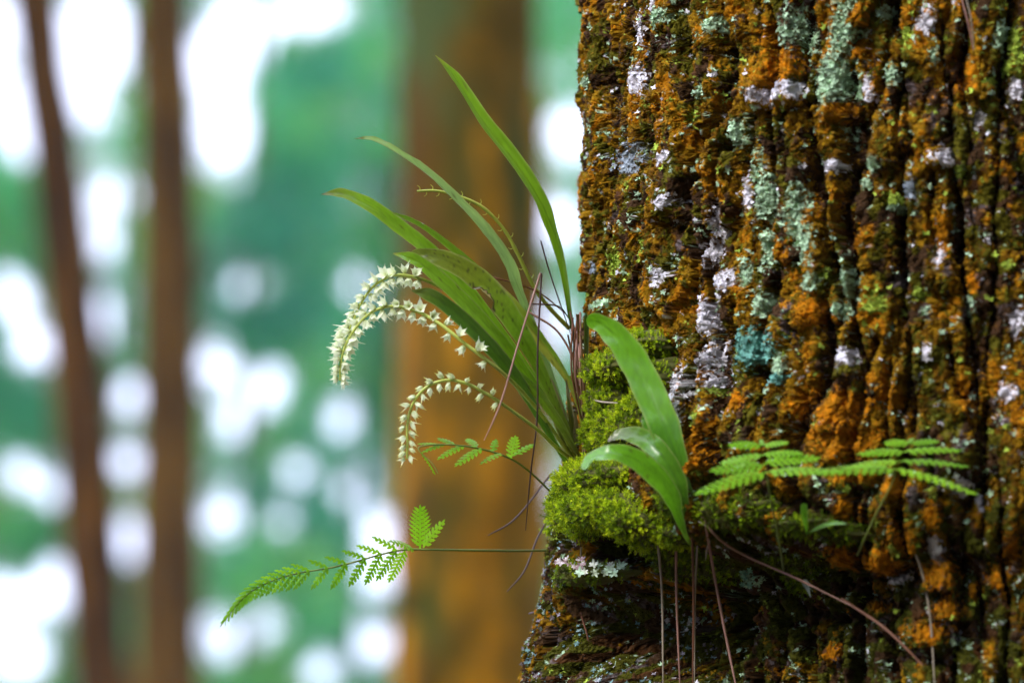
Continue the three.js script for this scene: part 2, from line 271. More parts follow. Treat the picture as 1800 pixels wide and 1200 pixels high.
function sheet(s0, s1, ns, y0, y1, ny, coarse) { // large forms first; then lumps and grains along the normals of those
  const N = (ns + 1) * (ny + 1), pos = new Float32Array(N * 3), col = new Float32Array(N * 3), uv = new Float32Array(N * 2), idx = new Uint32Array(ns * ny * 6), kinds = new Uint8Array(N), furrow = new Float32Array(N), at = new Float32Array(N), p = V(0, 0, 0);
  // columns crowd where the wall of a furrow runs in steeply, so that cells stay about square
  const EVERY = 5, M1 = Math.round(ns * 0.8), table = [];
  const row = (Y) => {
    const r = new Float32Array(M1 + 1), c = new Float64Array(M1 + 1), out = new Float32Array(ns + 1), ds = (s1 - s0) / M1;
    for (let i = 0; i <= M1; i++) { relief(s0 + i * ds, Y, coarse); r[i] = S.r; }
    for (let i = 1; i <= M1; i++) { const a = Math.max(0, i - 2), b = Math.min(M1, i + 1); c[i] = c[i - 1] + Math.min(9, Math.hypot(1, (r[b] - r[a]) / ((b - a) * ds))); }
    for (let i = 0, q = 0; i <= ns; i++) { const want = c[M1] * i / ns; while (q < M1 - 1 && c[q + 1] < want) q++; out[i] = s0 + (q + Math.min(1, Math.max(0, (want - c[q]) / (c[q + 1] - c[q])))) * ds; }
    return out;
  };
  for (let j = 0; j <= Math.ceil(ny / EVERY); j++) table.push(coarse ? Float32Array.from({ length: ns + 1 }, (_, i) => mix(s0, s1, i / ns)) : row(mix(y0, y1, j * EVERY / ny)));
  let k = 0, f = 0;
  for (let j = 0; j <= ny; j++) for (let i = 0; i <= ns; i++, k++) {
    const q = Math.floor(j / EVERY), A = table[q], B = table[Math.min(table.length - 1, q + 1)], s = at[k] = mix(A[i], B[i], j / EVERY - q), Y = mix(y0, y1, j / ny);
    trunkPoint(s, Y, p, 0, coarse); pos[k * 3] = p.x; pos[k * 3 + 1] = p.y; pos[k * 3 + 2] = p.z; furrow[k] = Math.max(coarse ? 0 : S.groove, S.cut / 0.021);
    uv[k * 2] = s / 0.06; uv[k * 2 + 1] = Y / 0.06;
    if (i && j) { const a = k - ns - 2; idx[f++] = a; idx[f++] = a + 1; idx[f++] = k; idx[f++] = a; idx[f++] = k; idx[f++] = k - 1; }
  }
  const g = geom(pos, idx, { color: col, uv }), n = g.attributes.normal.array;
  k = 0;
  for (let j = 0; j <= ny; j++) for (let i = 0; i <= ns; i++, k++) {
    const o = k * 3; p.set(pos[o], pos[o + 1], pos[o + 2]);
    const b = n3(p.x * 190, p.y * 110, p.z * 190), h = coarse ? 0 : 0.0014 * (1 - 2 * Math.abs(b)) + 0.0010 * n3(p.x * 105, p.y * 60, p.z * 105 + 9) + 0.0009 * n3(p.x * 480, p.y * 480, p.z * 480 + 5) + 0.0004 * n3(p.x * 1150, p.y * 1150, p.z * 1150);
    for (let c = 0; c < 3; c++) pos[o + c] += n[o + c] * h;
    const [c, kind] = cover(at[k], mix(y0, y1, j / ny), p, furrow[k]); col[o] = c[0]; col[o + 1] = c[1]; col[o + 2] = c[2]; kinds[k] = KIND_NAMES.indexOf(kind);
  }
  g.attributes.color.array.set(col); g.attributes.position.array.set(pos);
  g.computeVertexNormals();
  return { g, at, pos, col, kinds, n: g.attributes.normal.array, s0, s1, ns, y0, y1, ny };
}
const sL = -116 * DEG * R0, sR = 30 * DEG * R0, yB = yPx(1200) - 0.035, yT = yPx(0) + 0.035, QUALITY = 1;
const trunkBase = V(AX, 0, AZ);
const FACE = sheet(sL, sR, 1680, yB, yT, Math.round((yT - yB) / 0.0008));
const host = thing('pine_tree', trunkBase, 'big old tree trunk with deep furrowed bark, orange algae and pale lichen', 'tree');
{
  const gs = [
    sheet(sR - 0.002, sL + 2 * Math.PI * R0 + 0.002, 130, yB, yT, 80, true),
    sheet(0, 2 * Math.PI * R0, 220, 0, yB + 0.002, 150, true), sheet(0, 2 * Math.PI * R0, 220, yT - 0.002, 9, 420, true),
  ];
  part(host, 'trunk', mergeGeometries([FACE.g, ...gs.map((e) => e.g)]), M.bark, trunkBase);
}
// a place on the finished face of the trunk: point, normal, colour, what grows there
function onGrid(fi, fj, out = { p: V(0, 0, 0), n: V(0, 0, 0) }) {
  const F = FACE, i = Math.floor(fi), j = Math.floor(fj), u = fi - i, w = fj - j, W = F.ns + 1, k = j * W + i;
  out.k = (j + (w > 0.5 ? 1 : 0)) * W + i + (u > 0.5 ? 1 : 0);
  for (const [v, A] of [[out.p, F.pos], [out.n, F.n]]) { const q = (c) => mix(mix(A[k * 3 + c], A[(k + 1) * 3 + c], u), mix(A[(k + W) * 3 + c], A[(k + W + 1) * 3 + c], u), w); v.set(q(0), q(1), q(2)); }
  out.n.normalize(); return out;
}
function onFace(s, Y) {
  const F = FACE, fj = Math.min(F.ny - 1e-3, Math.max(0, (Y - F.y0) / (F.y1 - F.y0) * F.ny)), o = Math.floor(fj) * (F.ns + 1); let a = 0, b = F.ns;
  while (b - a > 1) { const m = (a + b) >> 1; if (F.at[o + m] <= s) a = m; else b = m; }
  return onGrid(a + 0.5, fj);
}
const at = (x, y) => { const [s, Y] = onTrunk(x, y); return onFace(s, Y).p; };
// how far in front of the plane in focus the bark stands where the photograph shows x, y
const Z = (x, y, off = 0) => { let z = -1; for (let i = -2; i <= 2; i++) { const [s, Y] = onTrunk(x + i * 5, y), r = R0 + low(s, Y), a = s / R0; z = Math.max(z, FOCUS - V(AX + r * Math.sin(a), Y, AZ + r * Math.cos(a)).sub(EYE).dot(FWD)); } return z + off; };
// ---------------------------------------------------------------- what clings to the bark
const Q = () => new THREE.Quaternion();
const zAxis = V(0, 0, 1), yAxis = V(0, 1, 0);
function faceOut(n, spin = rr(0, 6.28)) { return Q().setFromUnitVectors(zAxis, n).multiply(Q().setFromAxisAngle(zAxis, spin)); }
function crumbGeo(seed, n = 0) { // a lumpy grain
  const g = new THREE.IcosahedronGeometry(1, n); const p = g.attributes.position, v = V(0, 0, 0);
  for (let i = 0; i < p.count; i++) { v.fromBufferAttribute(p, i); const k = 0.8 + 0.4 * n3(v.x * 1.7 + seed, v.y * 1.7, v.z * 1.7); p.setXYZ(i, v.x * k, v.y * k, v.z * k); }
  g.deleteAttribute('uv'); g.computeVertexNormals(); return g;
}
function lobeGeo(seed, lobes = 5) { // a small lobed leaf of lichen, cupped and wavy
  const pos = [0, 0, 0.1], idx = [], n = lobes * 4;
  for (let i = 0; i < n; i++) { const a = i / n * 6.283, r = (0.72 + 0.28 * Math.cos(a * lobes + seed)) * (0.85 + 0.3 * h2(i, seed, 4)), z = 0.22 * Math.sin(a * 3 + seed * 2) + 0.28 * r * r; pos.push(Math.cos(a) * r, Math.sin(a) * r, z, Math.cos(a) * r * 0.55, Math.sin(a) * r * 0.55, z * 0.45 + 0.05 * h2(i, seed, 9)); }
  for (let i = 0; i < n; i++) { const a = 1 + i * 2, b = 1 + ((i + 1) % n) * 2; idx.push(0, a + 1, b + 1, a + 1, a, b, a + 1, b, b + 1); }
  return geom(pos, idx);
}
{
  const lists = { algae: [], bark: [], white: [], mint: [], moss: [] };
  const N = 420000;
  for (let i = 0; i < N; i++) {
    const { p, n, k: at0 } = onGrid(rr(0.02, 0.93) * FACE.ns, rr(0.04, 0.96) * FACE.ny), c = [FACE.col[at0 * 3], FACE.col[at0 * 3 + 1], FACE.col[at0 * 3 + 2]], kind = KIND_NAMES[FACE.kinds[at0]];
    if (kind === 'bark' && rnd() < 0.45) continue;
    const v = rr(0.7, 1.35), col = [c[0] * v, c[1] * v, c[2] * v];
    if (kind === 'mint' || kind === 'teal' || kind === 'lime') {
      if (rnd() < 0.25) continue;
      const k = 0.0005 + 0.0021 * rnd() ** 2.6, m = V(n.x + rr(-0.6, 0.6), n.y + rr(-0.2, 0.8), n.z + rr(-0.6, 0.6)).normalize();
      lists.mint.push({ p: p.addScaledVector(n, 0.0005), q: faceOut(m), s: V(k, k, k), c: col });
    } else if (kind === 'white' || kind === 'grey') {
      if (rnd() < 0.55) continue;
      const k = rr(0.0008, 0.0022);
      lists.white.push({ p: p.addScaledVector(n, 0.0002), q: faceOut(n), s: V(k, k, k * 0.5), c: col });
    } else {
      const k = rr(0.0003, 0.00075) * (rnd() < 0.05 ? 2 : 1);
      lists[kind === 'bark' ? 'bark' : 'algae'].push({ p: p.addScaledVector(n, k * 0.15), q: faceOut(n), s: V(k, k * rr(0.7, 1.3), k * rr(0.6, 1.2)), c: col });
    }
  }
  for (const [name, key, geo, mat] of [['algae_crust', 'algae', crumbGeo(1), M.crumb], ['bark_crumb', 'bark', crumbGeo(7), M.crumb], ['lichen', 'mint', lobeGeo(3), M.lichen], ['pale_lichen', 'white', lobeGeo(8, 4), M.lichen]]) inst(host, name, geo, mat, lists[key], trunkBase);
}
// ---------------------------------------------------------------- the forest: ground, trunks, crowns
{
  const g = new THREE.PlaneGeometry(500, 500, 160, 160).rotateX(-Math.PI / 2), p = g.attributes.position, col = [];
  for (let i = 0; i < p.count; i++) {
    const x = p.getX(i), z = p.getZ(i); p.setY(i, 0.25 * n2(x * 0.04, z * 0.04) * sstep(2, 14, Math.hypot(x, z + 2.5)));
    const k = 0.5 + 0.5 * n2b(x * 0.3, z * 0.3); col.push(mix(0.05, 0.075, k), mix(0.036, 0.06, k), mix(0.018, 0.02, k));
  }
  g.setAttribute('color', new THREE.BufferAttribute(new Float32Array(col), 3)); g.computeVertexNormals();
  const ground = shade(new THREE.Mesh(g, new THREE.MeshStandardMaterial({ name: 'litter', vertexColors: true, roughness: 1 })));
  ground.name = 'ground'; tag(ground, null, null, null, 'structure'); scene.add(ground);
}
const groundAt = (x, z) => 0.25 * n2(x * 0.04, z * 0.04) * sstep(2, 14, Math.hypot(x, z + 2.5));
function sprayGeo(seed, n = 44) { // a ball of small leaves
  const r = mulberry(seed), pos = [], idx = [], v = V(0, 0, 0), a = V(0, 0, 0), b = V(0, 0, 0);
  for (let i = 0; i < n; i++) {
    v.set(r() * 2 - 1, r() * 2 - 1, r() * 2 - 1); if (v.length() > 1) { i--; continue; }
    a.set(r() - 0.5, r() * 0.6 - 0.5, r() - 0.5).normalize(); b.set(r() - 0.5, r() - 0.5, r() - 0.5).cross(a).normalize();
    const L = 0.2 + 0.22 * r(), w = L * 0.34, k = pos.length / 3;
    for (const [t, q] of [[0, 0], [0.45, 1], [0.45, -1], [1, 0]]) pos.push(v.x + a.x * L * t + b.x * w * q, v.y + a.y * L * t + b.y * w * q, v.z + a.z * L * t + b.z * w * q);
    idx.push(k, k + 1, k + 2, k + 2, k + 1, k + 3);
  }
  return geom(pos, idx);
}
const sprays = [sprayGeo(11), sprayGeo(23)];
const M_spray = new THREE.MeshPhysicalMaterial({ name: 'spray', roughness: 1, specularIntensity: 0.3, transmission: 0.5, thickness: 0, side: THREE.DoubleSide });
const M_far = new THREE.MeshPhysicalMaterial({ name: 'far_bark', vertexColors: true, roughness: 0.95, specularIntensity: 0.15 });
function farTrunk(points, radius, paint, seed) { // a rough trunk with patches of its own colours
  const c = new THREE.CatmullRomCurve3(points), n = 150, m = 40, pos = [], idx = [], col = [];
  for (let i = 0; i <= n; i++) {
    const t = i / n, p = c.getPoint(t);
    for (let j = 0; j <= m; j++) {
      const f = (j % m) / m * 6.2832, u = Math.cos(f), w = Math.sin(f), k = radius(t) * (1 + 0.07 * n3(u * 3 + seed, w * 3, p.y * 1.6) + 0.05 * n3(u * 9, w * 9 + seed, p.y * 3));
      pos.push(p.x + u * k, p.y, p.z + w * k); col.push(...paint(u, w, p.y));
      if (i && j) { const q = i * (m + 1) + j; idx.push(q - m - 2, q - 1, q, q - m - 2, q, q - m - 1); }
    }
  }
  return geom(pos, idx, { color: col });
}
const GREENS = [[0.07, 0.36, 0.12], [0.14, 0.40, 0.09], [0.045, 0.28, 0.125], [0.19, 0.37, 0.05], [0.022, 0.19, 0.10]];
const DEEP = [0.02, 0.07, 0.03];
// openings between the crowns through which the sky shows: x, y, half width, half height (photograph pixels)
const GAPS = [[165, 60, 88, 108], [140, 150, 56, 70], [40, 190, 52, 110], [60, 240, 50, 70], [10, 40, 40, 60], [430, 50, 70, 80], [385, 130, 62, 60], [395, 225, 56, 92], [545, 8, 52, 40], [205, 345, 30, 24], [185, 560, 30, 30], [25, 520, 36, 60], [60, 605, 46, 44], [375, 650, 22, 22], [415, 742, 34, 34], [230, 700, 22, 24], [225, 812, 26, 24], [230, 950, 40, 52], [100, 860, 22, 24], [95, 1030, 54, 70], [30, 1150, 80, 80], [0, 1050, 50, 60], [395, 900, 16, 16], [395, 1120, 22, 22], [620, 860, 34, 32], [660, 930, 20, 30], [672, 1010, 28, 30], [655, 1130, 44, 44], [480, 690, 10, 10], [195, 430, 12, 12], [30, 830, 18, 20], [978, 392, 46, 76], [1005, 240, 26, 60], [965, 570, 26, 46], [955, 860, 20, 50], [755, 372, 12, 12], [560, 1180, 24, 20], [490, 920, 10, 12], [300, 60, 14, 14], [310, 110, 16, 18]];
{ const r = mulberry(404); for (let i = 0; i < 7; i++) GAPS.push([350 + r() * 340, 220 + r() * 980, 12 + 9 * r(), 12 + 9 * r()]); }
function inGap(x, y, grow) { for (const g of GAPS) { const q = g[1] < 320 && g[0] < 600 && g[2] > 32 ? 0.58 : g[2] > 32 ? 0.42 : 0.6, u = (x - g[0]) / (g[2] * q + grow), w = (y - g[1]) / (g[3] * q + grow); if (u * u + w * w < 1) return true; } return false; }
function tree(name, label, group, x, z, r, h, lean, clumps, tint) {
  const at = V(x, groundAt(x, z), z), t = thing(name, at, label, 'tree', group);
  const paint = (u, w, y) => { const k = n3(u * 1.5 + x, w * 1.5, y * 0.7); return k > 0.1 ? [0.12, 0.06, 0.018] : [0.07, 0.045, 0.02]; };
  part(t, 'trunk', farTrunk([at.clone(), V(x + lean * 0.4, at.y + h * 0.4, z), V(x + lean, at.y + h, z)], (q) => r * (1 - 0.75 * q), paint, x), M_far, at);
  inst(t, 'crown', sprays[Math.abs(Math.round(x * 7)) % 2], M_spray, clumps.map(([p, k]) => { const g = tint[Math.floor(Math.min(0.999, Math.max(0, 0.5 + 0.75 * n3(p.x * 0.55, p.y * 0.55, p.z * 0.2) + rr(-0.12, 0.12))) * tint.length)], v = rr(0.75, 1.25); return { p, q: Q().setFromEuler(new THREE.Euler(rr(0, 6), rr(0, 6), rr(0, 6))), s: V(k, k, k), c: g.map((e) => e * v) }; }), at);
  return t;
}
// far crowns that fill the view behind the near trunks
const COLUMNS = [
  [-60, 40, 130, [2, 0, 3], 'pale blurred tree filling the left edge behind the dark slanted trunk'],
  [160, 44, 130, [2, 0, 3], 'blurred tree seen in slivers between the two slim trunks'],
  [420, 38, 150, [4, 2, 0, 1, 3], 'blurred bright green tree right of the upright slim trunk'],
  [600, 46, 150, [4, 2, 0, 1, 0], 'blurred mint green tree behind the white flower sprays'],
  [860, 50, 170, [4, 0, 3], 'blurred green tree behind the thick orange trunk and the leaf tips'],
  [1250, 45, 260, [0, 1], null], [1700, 40, 260, [0, 1], null], [2150, 46, 260, [0, 1], null],
];
for (const [cx, depth, half, tint, label] of COLUMNS) {
  const clumps = [], base = P(cx, 1200, FOCUS - depth);
  for (let i = 0; i < 3000; i++) {
    const x = cx + rr(-1.25, 1.25) * half, y = rr(-260, 1480), dz = FOCUS - depth + rr(-3, 3), k = rr(0.11, 0.26);
    const px = k * FOCUS / depth * 3000;
    if (inGap(x, y, px * 0.95)) continue;
    if (y < 330 && x < 345 && rnd() < 0.15) continue;
    if (n2(x * 0.008 + 3, y * 0.008) > 0.2 && rnd() < 0.15) continue;
    clumps.push([P(x, y, dz), k]);
  }
  tree('forest_tree', label ?? 'leafy forest tree standing outside the picture, shading the scene', label ? null : 'forest trees out of view', base.x, base.z, 0.11, 12, rr(-0.6, 0.6), clumps, tint.map((i) => GREENS[i]));
}
// three trunks that stand nearer
function trunkAt(name, label, depth, pts, halfPx, paint) {
  const k = depth / FOCUS * PX, p = pts.map(([x, y]) => P(x, y, FOCUS - depth)), a = p[0], b = p[p.length - 1], d = b.clone().sub(a);
  const foot = a.clone().addScaledVector(d, -a.y / d.y), top = b.clone().addScaledVector(d, (13 - b.y) / d.y);
  const t = thing(name, foot, label, 'tree', null);
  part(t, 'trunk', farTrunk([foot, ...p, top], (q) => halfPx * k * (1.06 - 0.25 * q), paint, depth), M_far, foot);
  inst(t, 'crown', sprays[0], M_spray, Array.from({ length: 260 }, () => { const a = rr(0, 6.28), r = 2.6 * Math.sqrt(rnd()); return { p: V(top.x + r * Math.cos(a), rr(8.5, 14), top.z + r * Math.sin(a)), q: Q().setFromEuler(new THREE.Euler(rr(0, 6), rr(0, 6), rr(0, 6))), s: V(0.5, 0.5, 0.5), c: DEEP }; }), foot);
}
trunkAt('slanted_pine', 'slim dark blurred trunk leaning left at the far left', 22, [[178, 1190], [140, 700], [95, 260], [60, 10]], 52, (u, w, y) => (n3(u * 2, w * 2, y * 1.2) > 0.15 ? [0.09, 0.036, 0.003] : [0.022, 0.010, 0.003]));
trunkAt('upright_pine', 'slim upright blurred brown trunk, second from the left', 26, [[296, 1190], [298, 700], [296, 300], [286, 10]], 58, (u, w, y) => (n3(u * 2, w * 2, y * 0.9 + 5) > 0.1 ? [0.10, 0.048, 0.005] : [0.04, 0.019, 0.003]));
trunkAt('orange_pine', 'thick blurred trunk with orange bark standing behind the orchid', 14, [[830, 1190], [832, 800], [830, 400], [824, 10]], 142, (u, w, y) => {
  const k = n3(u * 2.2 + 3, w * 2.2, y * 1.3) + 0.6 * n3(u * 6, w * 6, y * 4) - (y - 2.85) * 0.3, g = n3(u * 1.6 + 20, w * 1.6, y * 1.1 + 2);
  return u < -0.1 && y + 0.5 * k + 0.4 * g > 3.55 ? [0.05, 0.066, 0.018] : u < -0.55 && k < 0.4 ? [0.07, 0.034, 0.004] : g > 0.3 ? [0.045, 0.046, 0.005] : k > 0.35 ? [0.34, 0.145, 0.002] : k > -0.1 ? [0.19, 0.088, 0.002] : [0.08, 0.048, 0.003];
});
// the crown of the near tree overhead and the forest all round, out of view: they leave the sky open to the upper left
function wood(x, z, r, h, low, n, spread) {
  const clumps = []; for (let i = 0; i < n; i++) { const a = rr(0, 6.28), q = spread * Math.sqrt(rnd()); clumps.push([V(x + q * Math.cos(a), rr(low, h), z + q * Math.sin(a)), rr(0.6, 1.0)]); }
  tree('forest_tree', 'leafy forest tree standing outside the picture, shading the scene', 'forest trees out of view', x, z, r, h, 0, clumps, [DEEP, [0.03, 0.09, 0.03]]);
}
for (const [x, z, low, h, n, spread] of [[-3, 8, 0.5, 10, 520, 3], [3, 7, 0.5, 12, 560, 3], [8, 4, 0.5, 13, 560, 3.2], [9, -2, 0.5, 13, 560, 3.2], [-8, 7, 0.5, 6.5, 420, 3], [-12, 1, 0.5, 5, 360, 3.2], [-13, -7, 0.5, 4, 300, 3], [9, -9, 0.5, 12, 460, 3]]) wood(x, z, 0.25, h, low, n, spread);
inst(host, 'crown', sprays[1], M_spray, Array.from({ length: 420 }, () => { const a = rr(0, 6.28), r = 3.4 * Math.sqrt(rnd()); return { p: V(AX + 0.6 + r * Math.cos(a), rr(7.5, 11), AZ + r * Math.sin(a)), q: Q().setFromEuler(new THREE.Euler(rr(0, 6), rr(0, 6), rr(0, 6))), s: V(0.6, 0.6, 0.6), c: DEEP }; }), trunkBase);
// ---------------------------------------------------------------- moss cushions on the bark
function mossShoot(seed) { // a short shoot ringed with pointed leaves
  const r = mulberry(seed), pos = [], idx = [];
  for (let i = 0; i < 13; i++) {
    const f = i * 2.4, h = i / 13 * 1.5, L = 0.62 * (1 - 0.35 * i / 13), up = 0.35 + 0.6 * r(), c = Math.cos(f), s = Math.sin(f), w = 0.13, k = pos.length / 3;
    pos.push(0, h, 0, c * L * 0.5 - s * w, h + up * 0.25, s * L * 0.5 + c * w, c * L * 0.5 + s * w, h + up * 0.25, s * L * 0.5 - c * w, c * L, h + up * 0.62, s * L);
    idx.push(k, k + 1, k + 2, k + 2, k + 1, k + 3);
  }
  return geom(pos, idx);
}
const mossShoots = [mossShoot(2), mossShoot(6)];
const M_moss = new THREE.MeshPhysicalMaterial({ name: 'moss', roughness: 0.95, specularIntensity: 0.2, transmission: 0.3, thickness: 0, side: THREE.DoubleSide });
const M_peat = new THREE.MeshStandardMaterial({ name: 'moss_base', color: new THREE.Color(0.085, 0.085, 0.012), roughness: 1 });
function mossCushion(label, lobes, tones, perLobe, size, tone = 0.16) {
  const o = at(lobes[0][0], lobes[0][1]), t = thing('moss_cushion', o, label, 'moss', null), cores = [], list = [];
  for (const [x, y, w, h, lift] of lobes) {
    const [s0, Y0, th] = onTrunk(x, y), ws = w * PX / Math.max(0.35, Math.cos(th)), hs = h * PX;
    const point = (q, f, out) => {
      const rag = 1 + 0.16 * n2(Math.cos(f) * 1.6 + x, Math.sin(f) * 1.6), s = s0 + q * Math.cos(f) * ws * rag, Y = Y0 + q * Math.sin(f) * hs * rag;
      const r = R0 + low(s, Y) - 0.004 + lift * Math.pow(Math.max(0, 1 - q * q), 0.55) - 0.012 * q ** 6 + 0.0022 * n2(s * 130, Y * 130) + 0.0012 * n2b(s * 330, Y * 330), a = s / R0;
      return out.set(AX + r * Math.sin(a), Y, AZ + r * Math.cos(a));
    };
    const pos = [], idx = [], nq = 16, nf = 40, p = V(0, 0, 0);
    for (let i = 0; i <= nq; i++) for (let j = 0; j <= nf; j++) { point(i / nq, j / nf * 6.2832, p); pos.push(p.x, p.y, p.z); if (i && j) { const k = i * (nf + 1) + j; idx.push(k - nf - 2, k - 1, k, k - nf - 2, k, k - nf - 1); } }
    cores.push(geom(pos, idx));
    const n = Math.round(perLobe * w * h / 1600), a = V(0, 0, 0), b = V(0, 0, 0);
    for (let i = 0; i < n; i++) {
      const q = Math.sqrt(rnd()) * 0.98, f = rr(0, 6.2832); point(q, f, p); point(Math.min(1, q + 0.03), f, a).sub(p); point(q, f + 0.05, b).sub(p);
      const nn = V(0, 0, 0).crossVectors(a, b).normalize(); if (nn.z * Math.cos(th) + nn.x * Math.sin(th) < 0) nn.negate();
      const dir = nn.clone().add(V(rr(-0.45, 0.45), rr(0, 0.75), rr(-0.45, 0.45))).normalize(), k = size * rr(0.6, 1.35);
      const patch = n3(p.x * 90, p.y * 90, p.z * 90), c = tones[Math.floor(Math.min(0.999, Math.max(0, 0.45 + tone + 0.4 * patch + rr(-0.25, 0.25))) * tones.length)], v = rr(0.8, 1.25);
      list.push({ p: p.clone(), q: Q().setFromUnitVectors(yAxis, dir).multiply(Q().setFromAxisAngle(yAxis, rr(0, 6.28))), s: V(k, k * rr(0.8, 1.5), k), c: c.map((e) => e * v) });
    }
  }
  part(t, 'cushion', mergeGeometries(cores), M_peat, o);
  inst(t, 'shoots', mossShoots[0], M_moss, list, o);
}
const MOSS = [[0.07, 0.07, 0.005], [0.10, 0.16, 0.004], [0.22, 0.33, 0.004], [0.38, 0.50, 0.006], [0.52, 0.60, 0.010]];
mossCushion('rounded bright green moss tuft poking up behind the tall broad leaf', [[1136, 608, 30, 30, 0.022], [1158, 660, 18, 36, 0.014]], MOSS, 900, 0.0018);
mossCushion('upright dark moss cushion with a bright upper rim, beside the bundle of dry needles', [[1088, 650, 34, 34, 0.020], [1080, 702, 26, 44, 0.014], [1090, 755, 48, 46, 0.014], [1130, 720, 26, 40, 0.008]], MOSS, 900, 0.0019);
mossCushion('large bright green moss cushion under the curling leaf, above a dark hollow', [[1086, 848, 54, 46, 0.026], [1046, 896, 40, 34, 0.014], [1112, 900, 62, 36, 0.030], [1162, 925, 30, 32, 0.024], [1022, 926, 20, 24, 0.005], [1150, 946, 20, 20, 0.014], [1062, 926, 16, 18, 0.010], [1196, 950, 16, 24, 0.010]], MOSS, 900, 0.0023);
mossCushion('thin dull moss on the bark beneath the broad leaved plant', [[1165, 985, 50, 34, 0.008], [1230, 880, 30, 34, 0.010], [1060, 1010, 30, 20, 0.008]], MOSS, 640, 0.0020, -0.12);
mossCushion('brownish moss clump on the dark foot of the trunk right of the hanging needles', [[1310, 1000, 60, 44, 0.006], [1300, 900, 60, 30, 0.006], [1420, 925, 70, 16, 0.010], [1450, 940, 60, 14, 0.012]], MOSS, 640, 0.0018, -0.12);
mossCushion('yellow green moss tuft at the lower left edge of the trunk', [[958, 1150, 22, 36, 0.006], [975, 1195, 30, 26, 0.006]], MOSS, 460, 0.0018);

// ---------------------------------------------------------------- leaves, stems, flowers, ferns
const veins = noiseTexture(256, (x, y) => { const v = 0.5 + 0.22 * Math.sin(x * Math.PI * 36) + 0.16 * tile(n2, x, y, 9); return [v, v, v]; });
const M_strap = leafMaterial('strap_leaf', [1, 1, 1], { vc: true, through: 0.3, coat: 1, coatRough: 0.22, bump: veins, bumpScale: 0.00025 });
const M_soft = leafMaterial('soft_leaf', [1, 1, 1], { vc: true, through: 0.5, coat: 1, coatRough: 0.25, bump: veins, bumpScale: 0.00025 });
const M_fern = leafMaterial('fern_leaf', [1, 1, 1], { vc: true, through: 0.6, coat: 0.4, coatRough: 0.3 });
const M_tepal = leafMaterial('tepal', [1, 1, 1], { vc: true, through: 0.35, coat: 0.12, coatRough: 0.45 });
const M_stalk = new THREE.MeshPhysicalMaterial({ name: 'stalk', color: new THREE.Color(0.46, 0.52, 0.09), roughness: 0.55 });
const M_oldstalk = new THREE.MeshPhysicalMaterial({ name: 'old_stalk', color: new THREE.Color(0.34, 0.38, 0.04), roughness: 0.6 });
const M_root = new THREE.MeshStandardMaterial({ name: 'root', color: new THREE.Color(0.12, 0.085, 0.05), roughness: 0.9 });
const M_greenstalk = new THREE.MeshPhysicalMaterial({ name: 'fern_stalk', color: new THREE.Color(0.17, 0.22, 0.03), roughness: 0.55 });
